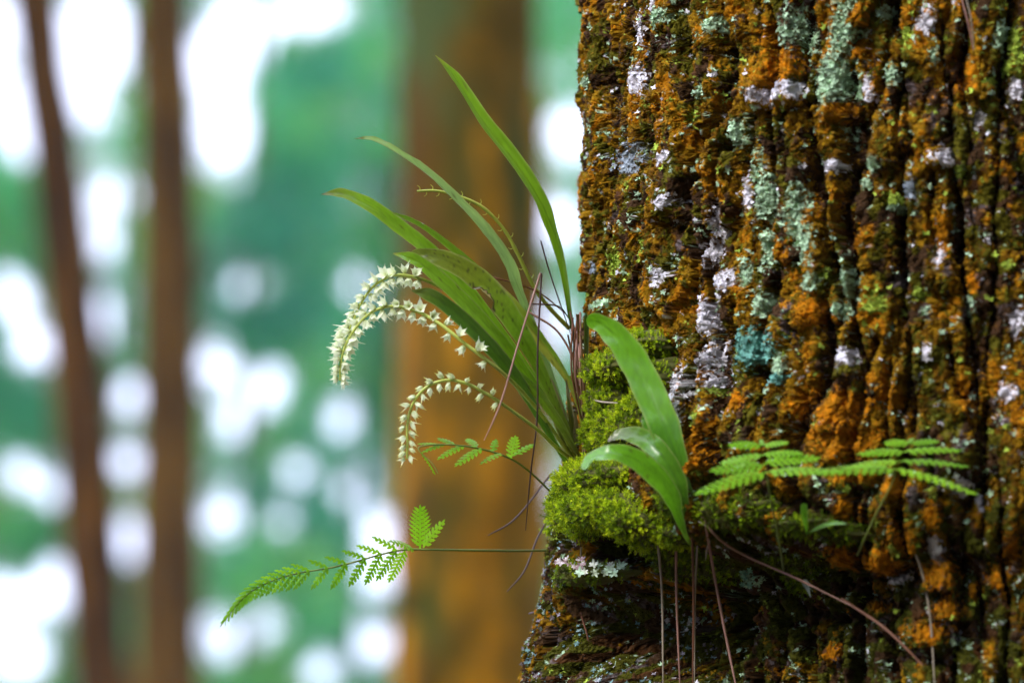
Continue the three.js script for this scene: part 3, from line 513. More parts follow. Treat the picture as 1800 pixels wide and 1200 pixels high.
// A strap leaf: pts are [x, y, dz, half width in pixels, roll in degrees]; the blade is folded along its midrib.
function strap(pts, o = {}) {
  const c = new THREE.CatmullRomCurve3(pts.map(([x, y, z]) => P(x, y, z)), false, 'centripetal'), n = o.n ?? 64, m = 10, pos = [], idx = [], col = [], uv = [];
  const lens = c.getLengths(200), total = lens[200], knots = pts.map((_, i) => i / (pts.length - 1));
  const valueAt = (t, k) => { const f = t * (pts.length - 1), i = Math.min(pts.length - 2, Math.floor(f)), q = f - i; return mix(pts[i][k], pts[i + 1][k], q * q * (3 - 2 * q)); };
  const tan = V(0, 0, 0), side = V(0, 0, 0), nor = V(0, 0, 0), view = V(0, 0, 0);
  for (let i = 0; i <= n; i++) {
    const t = i / n, p = c.getPoint(t); c.getTangent(t, tan);
    view.copy(EYE).sub(p).normalize();
    side.crossVectors(tan, view).normalize(); nor.crossVectors(side, tan).normalize();
    const roll = valueAt(t, 4) * DEG; side.applyAxisAngle(tan, roll); nor.applyAxisAngle(tan, roll);
    const tip = o.tip === 'round' ? Math.sqrt(Math.max(0, 1 - ((0.06 - Math.min(t, 0.06)) / 0.06) ** 2)) : Math.min(1, Math.sqrt(t / 0.10));
    const w = valueAt(t, 3) * (o.wide ?? 0.76 * mix(1, 0.62, sstep(0.45, 0.85, t))) * PX * Math.max(0.03, tip) * (1 + 0.04 * n2(t * 9 + pts[0][0], 1));
    for (let j = 0; j <= m; j++) {
      const u = j / m * 2 - 1; let e = w;
      if (o.bite && Math.sign(u) === o.bite.side) { const d = Math.abs(t - o.bite.t) / o.bite.w; if (d < 1) e *= 1 - 0.8 * Math.sqrt(1 - d * d) * (0.85 + 0.15 * Math.sin(t * 400)); }
      const fold = (o.fold ?? 0.35) * w * Math.pow(Math.abs(u), 1.35), wave = 0.00035 * n2(t * 22 + u, pts[0][1]);
      pos.push(p.x + side.x * u * e + nor.x * (fold + wave), p.y + side.y * u * e + nor.y * (fold + wave), p.z + side.z * u * e + nor.z * (fold + wave));
      uv.push((u + 1) / 2, t * total / 0.05);
      let k = o.color(t, u); const nz = 1 + 0.13 * n2(t * 40, u * 3 + pts[0][0]) + 0.07 * n2b(t * 150, u * 9) + 0.13 * n2(u * 11 + pts[0][0], t * 2.2) - (Math.abs(u) < 0.06 ? 0.16 : 0);
      if (n2b(t * 70 + pts[0][1], u * 3.2) > 0.88) k = mix3(k, [0.09, 0.07, 0.012], 0.7);
      if (o.spots && n2b(t * 46 + 7, u * 2.4 + pts[0][1]) > o.spots) k = mix3(k, [0.05, 0.045, 0.008], 0.75);
      if (o.bite && Math.abs(t - o.bite.t) < o.bite.w * 1.25 && Math.abs(u) > 0.62 && Math.sign(u) === o.bite.side) k = [0.06, 0.025, 0.008];
      if (Math.abs(u) > 0.93) k = mix3(k, [0.36, 0.40, 0.10], 0.6);  // paler margin: the highlight along the leaf edge is put into the colour
      col.push(k[0] * nz, k[1] * nz, k[2] * nz);
      if (i && j) { const q = i * (m + 1) + j; idx.push(q - m - 2, q - 1, q, q - m - 2, q, q - m - 1); }
    }
  }
  return geom(pos, idx, { color: col, uv });
}
const GREEN = [0.19, 0.37, 0.008], FRESH = [0.16, 0.42, 0.005], DARK = [0.06, 0.145, 0.005], YELLOW = [0.40, 0.42, 0.04], TAN = [0.26, 0.13, 0.06], OLD = [0.16, 0.20, 0.018], BROWN = [0.07, 0.042, 0.02];
const blend = (...stops) => (t) => { for (let i = 1; i < stops.length; i++) if (t <= stops[i][0]) return mix3(stops[i - 1][1], stops[i][1], (t - stops[i - 1][0]) / (stops[i][0] - stops[i - 1][0])); return stops[stops.length - 1][1]; };
{
  const o = P(1015, 810, -0.055);
  const orchid = thing('orchid', o, 'large tufted orchid with arching strap leaves and drooping cream flower sprays', 'orchid', null);
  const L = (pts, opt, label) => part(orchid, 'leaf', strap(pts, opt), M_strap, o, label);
  L([[765, 97, -0.01, 8, -40], [800, 138, -0.01, 14, -40], [850, 215, -0.01, 19, -38], [905, 285, -0.015, 20, -36], [945, 345, -0.02, 17, -30], [975, 412, -0.03, 13, 24], [992, 480, -0.04, 10, 20], [1001, 545, -0.045, 8, 10], [1012, 610, -0.05, 8, 0], [1024, 680, -0.055, 8, 0], [1026, 790, -0.06, 6, 0]], { fold: 0.5, color: blend([0, YELLOW], [0.06, GREEN], [0.62, GREEN], [0.72, DARK], [0.76, BROWN], [1, BROWN]) }, 'tallest narrow leaf, pointing up');
  L([[622, 243, 0.01, 5, -50], [655, 246, 0.01, 10, -58], [700, 270, 0.01, 13, -62], [750, 305, 0.005, 16, -62], [800, 352, 0, 18, -60], [850, 405, -0.005, 19, -52], [890, 460, -0.015, 19, -40], [918, 520, -0.02, 15, 30], [950, 600, -0.035, 12, 25], [990, 720, -0.05, 9, 10], [1015, 800, -0.055, 6, 0]], { fold: 0.5, color: (t) => (t < 0.05 ? OLD : [0.27, 0.43, 0.10]) }, 'leaf that arches far left, sky sheen put into its paler colour');  // sky sheen is painted in as a paler green over the whole blade
  L([[563, 342, 0.02, 6, -30], [600, 340, 0.02, 12, -28], [650, 362, 0.02, 17, -25], [700, 398, 0.015, 18, -20], [750, 437, 0.01, 18, -20], [805, 490, 0, 17, -16], [870, 570, -0.012, 15, -10], [930, 650, -0.03, 12, 0], [980, 730, -0.045, 9, 0], [1012, 800, -0.055, 6, 0]], { fold: 0.3, spots: 0.93, color: blend([0, BROWN], [0.02, OLD], [0.2, GREEN], [0.8, GREEN], [1, YELLOW]) });
  L([[688, 372, -0.005, 5, 50], [735, 390, -0.005, 9, 50], [790, 428, -0.01, 12, 48], [850, 480, -0.02, 13, 45], [905, 545, -0.03, 13, 40], [955, 630, -0.045, 10, 30], [1000, 750, -0.055, 7, 10]], { fold: 0.45, color: blend([0, GREEN], [0.7, GREEN], [1, YELLOW]) });
  L([[770, 440, -0.006, 6, 15], [815, 462, -0.008, 15, 15], [860, 500, -0.012, 20, 12], [905, 545, -0.018, 20, 8], [955, 605, -0.028, 17, 20], [995, 660, -0.035, 13, 32], [1018, 715, -0.045, 10, 40], [1030, 780, -0.052, 7, 20]], { fold: 0.3, spots: 0.86, color: (t, u) => mix3(t < 0.35 ? [0.42, 0.26, 0.14] : YELLOW, GREEN, sstep(0.1, -0.4, u) * sstep(0.3, 0.55, t) * 0.8) }, 'old leaf fading to pink and yellow');
  L([[690, 445, 0.025, 7, -20], [728, 456, 0.025, 14, -18], [775, 492, 0.022, 17, -14], [830, 545, 0.018, 17, -10], [885, 605, 0.01, 16, -6], [935, 670, -0.01, 14, 0], [980, 740, -0.03, 11, 0], [1016, 812, -0.05, 6, 0]], { fold: 0.3, color: blend([0, YELLOW], [0.06, GREEN], [0.85, GREEN], [1, YELLOW]) });
  L([[703, 455, 0.014, 5, -15], [740, 447, 0.014, 14, -12], [790, 460, 0.014, 22, -8], [840, 490, 0.012, 26, 0], [882, 535, 0.01, 27, 0], [918, 590, 0.004, 25, 0], [950, 650, -0.01, 21, 0], [982, 722, -0.03, 15, 0], [1018, 805, -0.05, 8, 0]], { fold: 0.22, spots: 0.66, n: 110, bite: { t: 0.44, w: 0.05, side: 1 }, color: blend([0, TAN], [0.05, OLD], [0.35, [0.19, 0.24, 0.010]], [0.6, GREEN], [1, OLD]) }, 'mottled old leaf with a bite taken from its edge');
  L([[722, 510, 0.035, 8, 5], [760, 520, 0.035, 16, 5], [815, 562, 0.03, 18, 5], [865, 612, 0.025, 18, 8], [912, 670, 0.012, 17, 10], [950, 735, -0.01, 14, 10], [985, 795, -0.03, 10, 0], [1020, 850, -0.05, 6, 0]], { fold: 0.3, spots: 0.9, color: blend([0, OLD], [0.2, DARK], [0.8, DARK], [1, GREEN]) }, 'dark lower leaf in front of the flower sprays');
  L([[910, 650, 0.012, 5, 20], [945, 690, 0.006, 12, 20], [985, 745, -0.014, 12, 10], [1020, 805, -0.04, 7, 0]], { fold: 0.4, color: blend([0, GREEN], [1, OLD]) });
  L([[1030, 548, -0.03, 4, 0], [1031, 580, -0.035, 6, 0], [1030, 640, -0.045, 6, 0], [1026, 760, -0.055, 5, 0]], { fold: 0.3, color: blend([0, DARK], [1, BROWN]) });
  // sheaths and roots at the base
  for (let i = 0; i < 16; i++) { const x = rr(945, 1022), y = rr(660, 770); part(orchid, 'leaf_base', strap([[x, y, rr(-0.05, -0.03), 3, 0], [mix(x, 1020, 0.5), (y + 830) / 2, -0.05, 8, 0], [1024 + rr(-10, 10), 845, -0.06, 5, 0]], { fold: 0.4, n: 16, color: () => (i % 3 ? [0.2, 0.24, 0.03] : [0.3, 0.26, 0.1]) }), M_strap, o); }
  for (let i = 0; i < 8; i++) { const x = rr(985, 1025); part(orchid, 'root', stem([P(1020, 830, -0.06), P(x, 900, -0.07), P(x - rr(5, 25), 980, -0.082)], (t) => 0.0011 * (1 - 0.6 * t), 16, 6, 0.15), M_root, o); }
  // flowers
  const C0 = [0.50, 0.55, 0.13], C1 = [0.83, 0.87, 0.60], C2 = [0.66, 0.66, 0.16];
  function flowerGeo(seed, open, count) {
    const r = mulberry(seed), pos = [], idx = [], col = [];
    for (let i = 0; i < count; i++) {
      const f = i / count * 6.2832 + 0.5 * r(), sp = open * (0.75 + 0.5 * r()), L = 0.85 + 0.3 * r(), w = (open > 0.35 ? 0.27 : 0.25) * (0.85 + 0.3 * r()), k = pos.length / 3, N = 6;
      for (let a = 0; a <= N; a++) {
        const t = a / N, out = (Math.sin(t * 1.9) * 0.16 + sp * t * (0.35 + 0.65 * t)) * L, h = t * L * (1 - 0.25 * sp * t), ww = w * Math.sin(Math.min(1, 0.16 + t * 0.95) * Math.PI) * 1.05;
        for (const u of [-1, 0, 1]) { const o2 = out + (u ? -0.06 * (1 - t) : 0.05); pos.push(Math.cos(f) * o2 - Math.sin(f) * ww * u, h, Math.sin(f) * o2 + Math.cos(f) * ww * u); col.push(...(t < 0.2 ? mix3(C0, C1, t * 5) : open > 0.35 ? C1 : mix3(C1, C2, sstep(0.45, 1, t)))); }
        if (a) { const q = k + a * 3; idx.push(q - 3, q, q - 2, q - 2, q, q + 1, q - 2, q + 1, q - 1, q - 1, q + 1, q + 2); }
      }
    }
    return geom(pos, idx, { color: col });
  }
  const FLOWERS = [flowerGeo(1, 0.4, 5), flowerGeo(2, 0.52, 5), flowerGeo(3, 0.38, 5), flowerGeo(4, 0.62, 5), flowerGeo(14, 0.46, 6)], BUDS = [flowerGeo(5, 0.1, 4), flowerGeo(6, 0.2, 4), flowerGeo(7, 0.34, 3)];
  function spray(pts, label, from, n, geos, size, seed) {
    const w = pts.map(([x, y, z]) => P(x, y, z)), c = new THREE.CatmullRomCurve3(w, false, 'centripetal'), s = part(orchid, 'flower_stem', stem(w, (t) => mix(0.00125, 0.0006, t), 60, 8, 0.05), M_stalk, o, label);
    for (let i = 0; i < n; i++) {
      const t = Math.min(0.998, from + (1 - from) * Math.pow(i / (n - 1), 0.92)), p = c.getPoint(t), tan = c.getTangent(t), out = V(tan.y, -tan.x, 0).multiplyScalar(i % 2 ? 1 : -1).normalize();
      const d = out.clone().multiplyScalar(0.75).add(V(0, -0.55, 0)).addScaledVector(tan, 0.25).add(V(rr(-0.25, 0.25), rr(-0.2, 0.2), rr(-0.3, 0.6))).normalize(), k = size * rr(0.85, 1.15) * (t > 0.9 ? 0.85 : 1);
      const m = shade(new THREE.Mesh(geos[Math.floor(rnd() * geos.length)], M_tepal)); m.name = 'flower';
      m.position.copy(p).addScaledVector(out, 0.0012).sub(o); m.quaternion.setFromUnitVectors(yAxis, d).multiply(Q().setFromAxisAngle(yAxis, rr(0, 6.28))); m.scale.setScalar(k); s.add(m);
    }
  }
  spray([[1008, 800, -0.055], [960, 700, -0.02], [880, 590, 0.0], [800, 520, 0.012], [760, 498, 0.02], [725, 486, 0.026], [692, 484, 0.03], [660, 500, 0.03], [634, 533, 0.03], [620, 565, 0.03], [607, 590, 0.03], [598, 612, 0.03]], 'upper open flower spray', 0.42, 30, FLOWERS, 0.0068);
  spray([[1006, 806, -0.055], [945, 720, 0.0], [880, 652, 0.05], [820, 606, 0.055], [770, 567, 0.052], [730, 546, 0.044], [690, 538, 0.045], [652, 549, 0.045], [622, 580, 0.045], [604, 615, 0.045], [598, 645, 0.045], [597, 668, 0.045]], 'lower open flower spray', 0.22, 37, FLOWERS, 0.0066);
  spray([[1018, 815, -0.05], [980, 788, -0.01], [945, 755, 0.02], [900, 722, 0.032], [860, 695, 0.04], [820, 674, 0.042], [785, 668, 0.044], [750, 680, 0.045], [726, 708, 0.045], [716, 745, 0.045], [716, 780, 0.045], [715, 806, 0.045]], 'lowest flower spray, still in bud', 0.33, 30, BUDS, 0.0058);
  { // the bare old spray with hooked remains
    const pts = [[733, 336, -0.01], [765, 335, -0.01], [800, 343, -0.012], [845, 362, -0.015], [885, 402, -0.02], [912, 450, -0.025], [938, 503, -0.032], [965, 540, -0.04], [1000, 577, -0.05]], w = pts.map(([x, y, z]) => P(x, y, z)), c = new THREE.CatmullRomCurve3(w, false, 'centripetal');
    const s = part(orchid, 'flower_stem', stem(w, (t) => mix(0.0007, 0.0014, t), 50, 7, 0.12), M_oldstalk, o, 'bare old flower stem with hooked remains');
    for (let i = 0; i < 17; i++) { const t = 0.02 + i / 17 * 0.74, p = c.getPoint(t), tan = c.getTangent(t), out = V(tan.y, -tan.x, 0).multiplyScalar(i % 2 ? 1 : -1).normalize(); part(s, 'bract', stem([p, p.clone().addScaledVector(out, 0.0022), p.clone().addScaledVector(out, 0.0034).addScaledVector(tan, -0.0014)], (q) => 0.0003 * (1 - 0.5 * q), 6, 4), M_oldstalk, o); }
  }
}
{ // the plantlet with broad leaves on the front of the trunk
  const o = P(1215, 930, 0.075), t = thing('orchid', o, 'young orchid with three broad bright green leaves rising from the mossy ledge', 'orchid', null);
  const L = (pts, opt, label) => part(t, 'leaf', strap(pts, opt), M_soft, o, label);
  L([[1030, 562, 0.07, 15, 8], [1052, 566, 0.07, 19, 6], [1085, 592, 0.074, 27, 4], [1118, 640, 0.08, 32, 2], [1145, 695, 0.088, 34, 0], [1168, 748, 0.096, 33, 0], [1188, 800, 0.1, 26, 10], [1205, 850, 0.1, 14, 25], [1222, 905, 0.094, 6, 0], [1240, 945, 0.086, 4, 0]], { fold: 0.34, wide: 0.8, tip: 'round', color: blend([0, FRESH], [0.52, FRESH], [0.56, [0.10, 0.30, 0.005]], [0.8, [0.10, 0.30, 0.005]], [1, YELLOW]) }, 'tallest broad leaf with a notched middle');
  L([[1130, 716, 0.086, 6, 0], [1144, 732, 0.088, 24, 0], [1158, 768, 0.092, 34, 0], [1174, 808, 0.094, 30, 0], [1192, 850, 0.094, 16, 0], [1216, 905, 0.09, 6, 0]], { fold: 0.1, color: blend([0, OLD], [0.1, [0.08, 0.26, 0.004]], [1, [0.10, 0.29, 0.005]]) });
  L([[1029, 826, 0.125, 18, -62], [1042, 806, 0.12, 22, -60], [1075, 797, 0.122, 24, -38], [1115, 806, 0.12, 25, -8], [1150, 832, 0.117, 27, 4], [1178, 866, 0.113, 22, 0], [1192, 905, 0.106, 12, 0], [1205, 940, 0.098, 6, 0], [1218, 962, 0.078, 3, 0]], { fold: 0.26, wide: 0.7, tip: 'round', color: blend([0, FRESH], [0.8, FRESH], [1, OLD]) }, 'lowest leaf, its tip curling over');
  L([[1068, 776, 0.085, 6, -50], [1092, 765, 0.086, 16, -45], [1128, 770, 0.094, 21, -15], [1162, 798, 0.104, 24, 10], [1188, 842, 0.106, 22, 0], [1202, 885, 0.102, 12, 0], [1212, 925, 0.094, 5, 0]], { fold: 0.34, wide: 0.8, tip: 'round', color: blend([0, TAN], [0.06, OLD], [0.4, [0.12, 0.31, 0.005]], [1, [0.11, 0.29, 0.005]]) });
}
{ // seedling on the ledge
  const o = at(1418, 938), t = thing('seedling', o, 'tiny seedling with one upright and one lying leaf on the orange ledge', 'seedling', null);
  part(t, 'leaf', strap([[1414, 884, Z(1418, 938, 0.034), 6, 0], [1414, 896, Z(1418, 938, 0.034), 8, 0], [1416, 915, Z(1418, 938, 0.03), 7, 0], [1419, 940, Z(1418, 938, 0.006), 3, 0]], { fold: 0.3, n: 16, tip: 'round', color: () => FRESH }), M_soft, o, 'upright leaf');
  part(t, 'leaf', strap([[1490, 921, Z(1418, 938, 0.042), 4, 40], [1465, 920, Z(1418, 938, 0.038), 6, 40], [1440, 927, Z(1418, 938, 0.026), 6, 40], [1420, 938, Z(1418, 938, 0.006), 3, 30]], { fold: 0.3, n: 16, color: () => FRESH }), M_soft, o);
  const b = at(1420, 1032), w = thing('fallen_petal', b, 'single small white petal lying on the dark bark below the seedling', 'petal', null);
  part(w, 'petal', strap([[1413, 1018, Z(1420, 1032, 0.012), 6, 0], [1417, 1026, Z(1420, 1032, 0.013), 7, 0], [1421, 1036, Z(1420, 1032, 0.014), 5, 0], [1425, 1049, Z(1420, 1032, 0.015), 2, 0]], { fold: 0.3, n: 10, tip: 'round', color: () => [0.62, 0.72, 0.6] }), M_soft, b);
}
// ferns: a stalk, and pinnae cut into toothed lobes
function lobe(pos, idx, p, d, b, n, L, w) {
  const k = pos.length / 3, st = [[0, 0.5], [0.14, 0.75], [0.26, 1.25], [0.36, 0.72], [0.46, 1.2], [0.58, 0.62], [0.68, 0.95], [0.8, 0.45], [1, 0]];
  for (const [t, q] of st) { const c = -0.18 * L * t * t; pos.push(p.x + d.x * L * t + n.x * c, p.y + d.y * L * t + n.y * c, p.z + d.z * L * t + n.z * c); for (const s of [1, -1]) { const f = t + 0.05; pos.push(p.x + d.x * L * f + b.x * w * q * s + n.x * c, p.y + d.y * L * f + b.y * w * q * s + n.y * c, p.z + d.z * L * f + b.z * w * q * s + n.z * c); } }
  for (let i = 1; i < st.length; i++) { const a = k + i * 3; idx.push(a - 3, a, a + 1, a - 3, a + 1, a - 2, a - 3, a + 2, a, a - 3, a - 1, a + 2); }
}
function pinna(p0, p1, wide, n, count, color, droop = 0.15) {
  const a = p1.clone().sub(p0), L = a.length(); a.normalize(); const b = V(0, 0, 0).crossVectors(n, a).normalize(), nn = V(0, 0, 0).crossVectors(a, b).normalize(), pos = [], idx = [], mid = (t) => p0.clone().addScaledVector(a, L * t).addScaledVector(nn, -droop * L * t * t);
  for (let i = 0; i < count; i++) for (const s of [1, -1]) {
    const t = 0.06 + 0.9 * (i + (s > 0 ? 0 : 0.4)) / count, p = mid(t), prof = Math.sin(Math.min(1, 0.28 + t) * Math.PI * 0.5 + (t > 0.72 ? (t - 0.72) * 1.2 : 0)) * (1 - t * 0.78);
    const d = a.clone().multiplyScalar(0.62).addScaledVector(b, 0.78 * s).normalize(), e = V(0, 0, 0).crossVectors(nn, d);
    lobe(pos, idx, p, d, e, nn, Math.max(0.0012, wide * prof), Math.min(L / count * 0.32, wide * 0.24));
  }
  const k = pos.length / 3, N = 8, w = 0.0006; // the midrib
  for (let i = 0; i <= N; i++) { const p = mid(i / N).addScaledVector(nn, 0.00015); pos.push(p.x + b.x * w, p.y + b.y * w, p.z + b.z * w, p.x - b.x * w, p.y - b.y * w, p.z - b.z * w); if (i) { const q = k + i * 2; idx.push(q - 2, q - 1, q, q, q - 1, q + 1); } }
  lobe(pos, idx, mid(0.9), a, b, nn, L * 0.14, L * 0.025);
  const col = []; for (let i = 0; i < pos.length / 3; i++) { const v = 1 + 0.16 * n3(pos[i * 3] * 260, pos[i * 3 + 1] * 260, pos[i * 3 + 2] * 260); col.push(color[0] * v, color[1] * v, color[2] * v); }
  return geom(pos, idx, { color: col });
}
function fern(label, stalk, list, normal, colors, stalkR = 0.00075) {
  const w = stalk.map(([x, y, z]) => P(x, y, z)), o = w[0], t = thing('fern', o, label, 'fern', null);
  part(t, 'stalk', stem(w, (q) => stalkR * (1 - 0.65 * q), 60, 6), M_greenstalk, o);
  for (const [x0, y0, z0, x1, y1, z1, half, count, nx, ny, nz] of list) {
    const n = V(nx ?? normal[0], ny ?? normal[1], nz ?? normal[2]).normalize();
    part(t, 'pinna', pinna(P(x0, y0, z0), P(x1, y1, z1), half * PX, n, count, colors[Math.floor(rnd() * colors.length)]), M_fern, o);
  }
}
const FG = [[0.22, 0.48, 0.004], [0.28, 0.54, 0.005], [0.18, 0.42, 0.004]];
{ // the long frond at the left
  const rachis = new THREE.CatmullRomCurve3([[755, 966, 0.0], [700, 967, 0.005], [650, 980, 0.01], [590, 996, 0.015], [530, 1006, 0.02], [480, 1020, 0.025], [440, 1040, 0.028], [412, 1068, 0.03], [386, 1102, 0.03]].map((e) => V(...e)));
  const list = [[738, 964, 0.0, 740, 888, -0.004, 42, 9], [744, 962, 0.0, 776, 914, 0.006, 22, 6], [728, 966, 0.002, 690, 946, 0.016, 22, 6], [712, 967, 0.004, 684, 1018, 0.016, 24, 8]];
  for (let i = 0; i < 25; i++) {
    const t = 0.13 + 0.85 * i / 25, p = rachis.getPoint(t), q = rachis.getTangent(t), d = Math.hypot(q.x, q.y);
    for (const s of [1, -1]) { // upper and lower pinna of a pair, both leaning towards the tip
      const L = (s > 0 ? 46 : 64) * (1 - t) ** 0.85 + 7, f = 0.72 + 0.25 * t, g = Math.sqrt(1 - f * f) * s;
      if (i % 2 && t < 0.5) continue;
      list.push([p.x, p.y, p.z, p.x + (q.x * f - q.y * g) / d * L, p.y + (q.y * f + q.x * g) / d * L * 1.05, p.z + 0.004 * s, Math.max(3.5, L * 0.38), Math.max(4, Math.round(L / 9))]);
    }
  }
  fern('long bright green fern frond reaching left on a bare stalk, below the flowers', [[985, 967, -0.085], [900, 968, -0.04], [820, 967, -0.01], ...[0, 0.1, 0.2, 0.3, 0.4, 0.5, 0.6, 0.7, 0.8, 0.9, 1].map((t) => { const p = rachis.getPoint(t); return [p.x, p.y, p.z]; })], list, [0.15, 0.62, 0.75], FG);
}
fern('small green fern frond just below the lowest flower spray', [[982, 878, -0.075], [930, 828, -0.04], [895, 805, -0.02], [850, 790, -0.005], [800, 782, 0.005], [755, 782, 0.01], [735, 788, 0.012], [760, 815, 0.014], [770, 832, 0.014]],
  [[898, 806, -0.02, 906, 762, -0.03, 26, 6], [905, 800, -0.02, 940, 774, -0.03, 18, 5], [880, 797, -0.012, 846, 808, 0.004, 16, 5], [866, 794, -0.01, 872, 768, -0.02, 16, 4], [846, 788, 0.0, 800, 812, 0.012, 24, 6], [838, 786, 0.0, 822, 766, -0.01, 22, 5], [815, 783, 0.002, 770, 800, 0.014, 20, 6], [800, 782, 0.004, 770, 766, 0.0, 18, 5], [780, 781, 0.006, 742, 790, 0.014, 14, 5], [770, 781, 0.008, 735, 776, 0.008, 12, 5], [740, 796, 0.013, 768, 830, 0.014, 7, 6]], [0.1, 0.85, 0.5], FG);
function levelFern(label, stalk, joint, tip, left, right) { // a frond held level, seen almost along its blade
  const list = [], n = left.length;
  for (const [side, ends] of [[-1, left], [1, right]]) ends.forEach(([x, y], i) => {
    const t = i / n, x0 = mix(joint[0], tip[0], t), y0 = mix(joint[1], tip[1], t), z0 = joint[2] - 0.03 * t;
    const j = (k) => k * (rnd() - 0.5); list.push([x0 + j(4), y0 + j(4), z0, x + j(16), y + j(14) + 3, z0 + (i ? j(0.02) : 0.018), Math.max(12, 32 - i * 3) * (0.8 + 0.5 * rnd()), Math.max(5, 9 - i), 0.05 + j(0.5), 0.8 + j(0.35), 0.55 + j(0.4)]);
  });
  list.push([mix(joint[0], tip[0], 0.75), mix(joint[1], tip[1], 0.75), joint[2] - 0.02, tip[0], tip[1], joint[2] - 0.034, 11, 6], [mix(joint[0], left[1][0], 0.4), mix(joint[1], left[1][1], 0.4) - 8, joint[2] + 0.006, mix(joint[0], left[1][0], 0.42), joint[1] - 18, joint[2] + 0.02, 8, 4]);
  fern(label, stalk, list, [0.05, 0.84, 0.55], FG.map((c) => c.map((e) => e * 1.15)), 0.0008);
}
levelFern('bright fern frond spreading level in front of the trunk, left of its twin', [[1378, 1002, Z(1378, 1002, 0.004)], [1366, 930, 0.15], [1352, 860, 0.172], [1348, 832, 0.176]], [1348, 832, 0.176], [1338, 766], [[1224, 843], [1246, 812], [1262, 794], [1290, 776]], [[1468, 806], [1446, 794], [1414, 783], [1376, 771]]);
levelFern('bright fern frond spreading level in front of the trunk, with drooping right tips', [[1508, 975, Z(1508, 975, 0.004)], [1540, 905, 0.16], [1572, 840, 0.186], [1574, 826, 0.19]], [1574, 826, 0.19], [1606, 764], [[1442, 806], [1488, 803], [1516, 790], [1552, 775]], [[1718, 842], [1706, 804], [1690, 782], [1652, 766]]);

// ---------------------------------------------------------------- dry pine needles caught on the plants and the bark
const NEEDLE = { pink: new THREE.MeshStandardMaterial({ name: 'dry_needle', color: new THREE.Color(0.34, 0.17, 0.12), roughness: 0.6 }), dark: new THREE.MeshStandardMaterial({ name: 'dark_needle', color: new THREE.Color(0.055, 0.022, 0.018), roughness: 0.6 }), rust: new THREE.MeshStandardMaterial({ name: 'rust_needle', color: new THREE.Color(0.16, 0.055, 0.02), roughness: 0.6 }), pale: new THREE.MeshStandardMaterial({ name: 'pale_needle', color: new THREE.Color(0.32, 0.25, 0.17), roughness: 0.65 }) };
function bare(x, y, lift = 0.007) { const [s, Y] = onTrunk(x, y), r = R0 + low(s, Y) + lift, a = s / R0; return V(AX + r * Math.sin(a), Y, AZ + r * Math.cos(a)); }
function needle(label, kind, pts, r = 0.00055, group) {
  const w = pts.map(([x, y, z], i) => P(x + (i && i < pts.length - 1 ? rr(-3, 3) : 0), y, x > 1030 && y > 850 ? Math.max(Z(x, y, 0.005), z - 0.02) : z)), o = w[0].clone(), m = shade(new THREE.Mesh(stem(w.map((p) => p.clone().sub(o)), (t) => r * (1 - 0.55 * t ** 3), 26, 5, 0.12), NEEDLE[kind]));
  m.name = numbered('pine_needle'); m.position.copy(o); tag(m, label, 'pine needle', group); scene.add(m);
}
needle('short dark needle standing up in front of the white bokeh beside the tall leaf', 'dark', [[951, 423, -0.03], [968, 475, -0.035], [1004, 590, -0.045]], 0.0005);
needle('long dark needle hanging straight down through the orchid leaves', 'dark', [[952, 480, 0.02], [946, 616, 0.02], [942, 735, 0.016], [931, 833, 0.01], [924, 932, 0.0]], 0.0006);
needle('long pinkish needle slanting down left across the orchid leaves', 'pink', [[950, 480, 0.04], [914, 605, 0.045], [879, 717, 0.05], [851, 774, 0.05]], 0.00065);
needle('dark twig like needle slanting down left under the small fern', 'dark', [[970, 832, -0.08], [902, 915, -0.06], [858, 941, -0.05]], 0.00065);
needle('dark curved needle hooking down across the bare fern stalk', 'dark', [[985, 885, -0.08], [952, 937, -0.07], [923, 1005, -0.06], [891, 1040, -0.05]], 0.0007);
needle('brown needle running level behind the spotted leaf', 'rust', [[745, 470, -0.01], [874, 490, -0.015], [945, 514, -0.03], [998, 555, -0.045]], 0.0006);
needle('thin dark needle lying across the gap right of the spotted leaf', 'dark', [[928, 534, -0.02], [984, 539, -0.03], [1001, 562, -0.04]], 0.0005);
needle('pinkish needle arching from the leaf edge into the needle bundle', 'pink', [[929, 548, -0.01], [977, 580, -0.015], [1007, 628, -0.02], [1028, 700, -0.03], [1033, 800, -0.035]], 0.0007);
for (let i = 0; i < 13; i++) needle('dry reddish needle in the bundle hanging between the orchid and the moss', i % 4 === 3 ? 'rust' : 'pink', [[1004 + rr(-6, 20), 545 + rr(0, 50), -0.02 + rr(-0.01, 0.02)], [1014 + rr(-8, 12), 660 + rr(-20, 20), -0.022 + rr(-0.01, 0.01)], [1030 + rr(-6, 6), 760 + rr(-20, 20), -0.03], [1030 + rr(-9, 7), 830 + rr(-30, 60), -0.04]], 0.0006, 'needles in the bundle');
needle('short pinkish needle sticking out level over the dark moss', 'pale', [[1035, 700, -0.01], [1060, 706, 0.02], [1086, 708, 0.04]], 0.0006);
needle('pale needle hanging down left of the four long ones under the plantlet', 'pale', [[1157, 955, 0.07], [1162, 1040, 0.066], [1166, 1215, 0.06]], 0.0008);
needle('reddish needle hanging down under the plantlet, second of the long ones', 'pink', [[1189, 968, 0.075], [1188, 1040, 0.07], [1196, 1215, 0.064]], 0.0008);
needle('brown needle of the straight crossed pair under the plantlet, passing in front', 'rust', [[1216, 930, 0.085], [1221, 1040, 0.08], [1218, 1215, 0.072]], 0.0008);
needle('paler needle of the straight crossed pair under the plantlet, passing behind', 'pale', [[1226, 960, 0.08], [1219, 1060, 0.074], [1221, 1215, 0.07]], 0.0006);
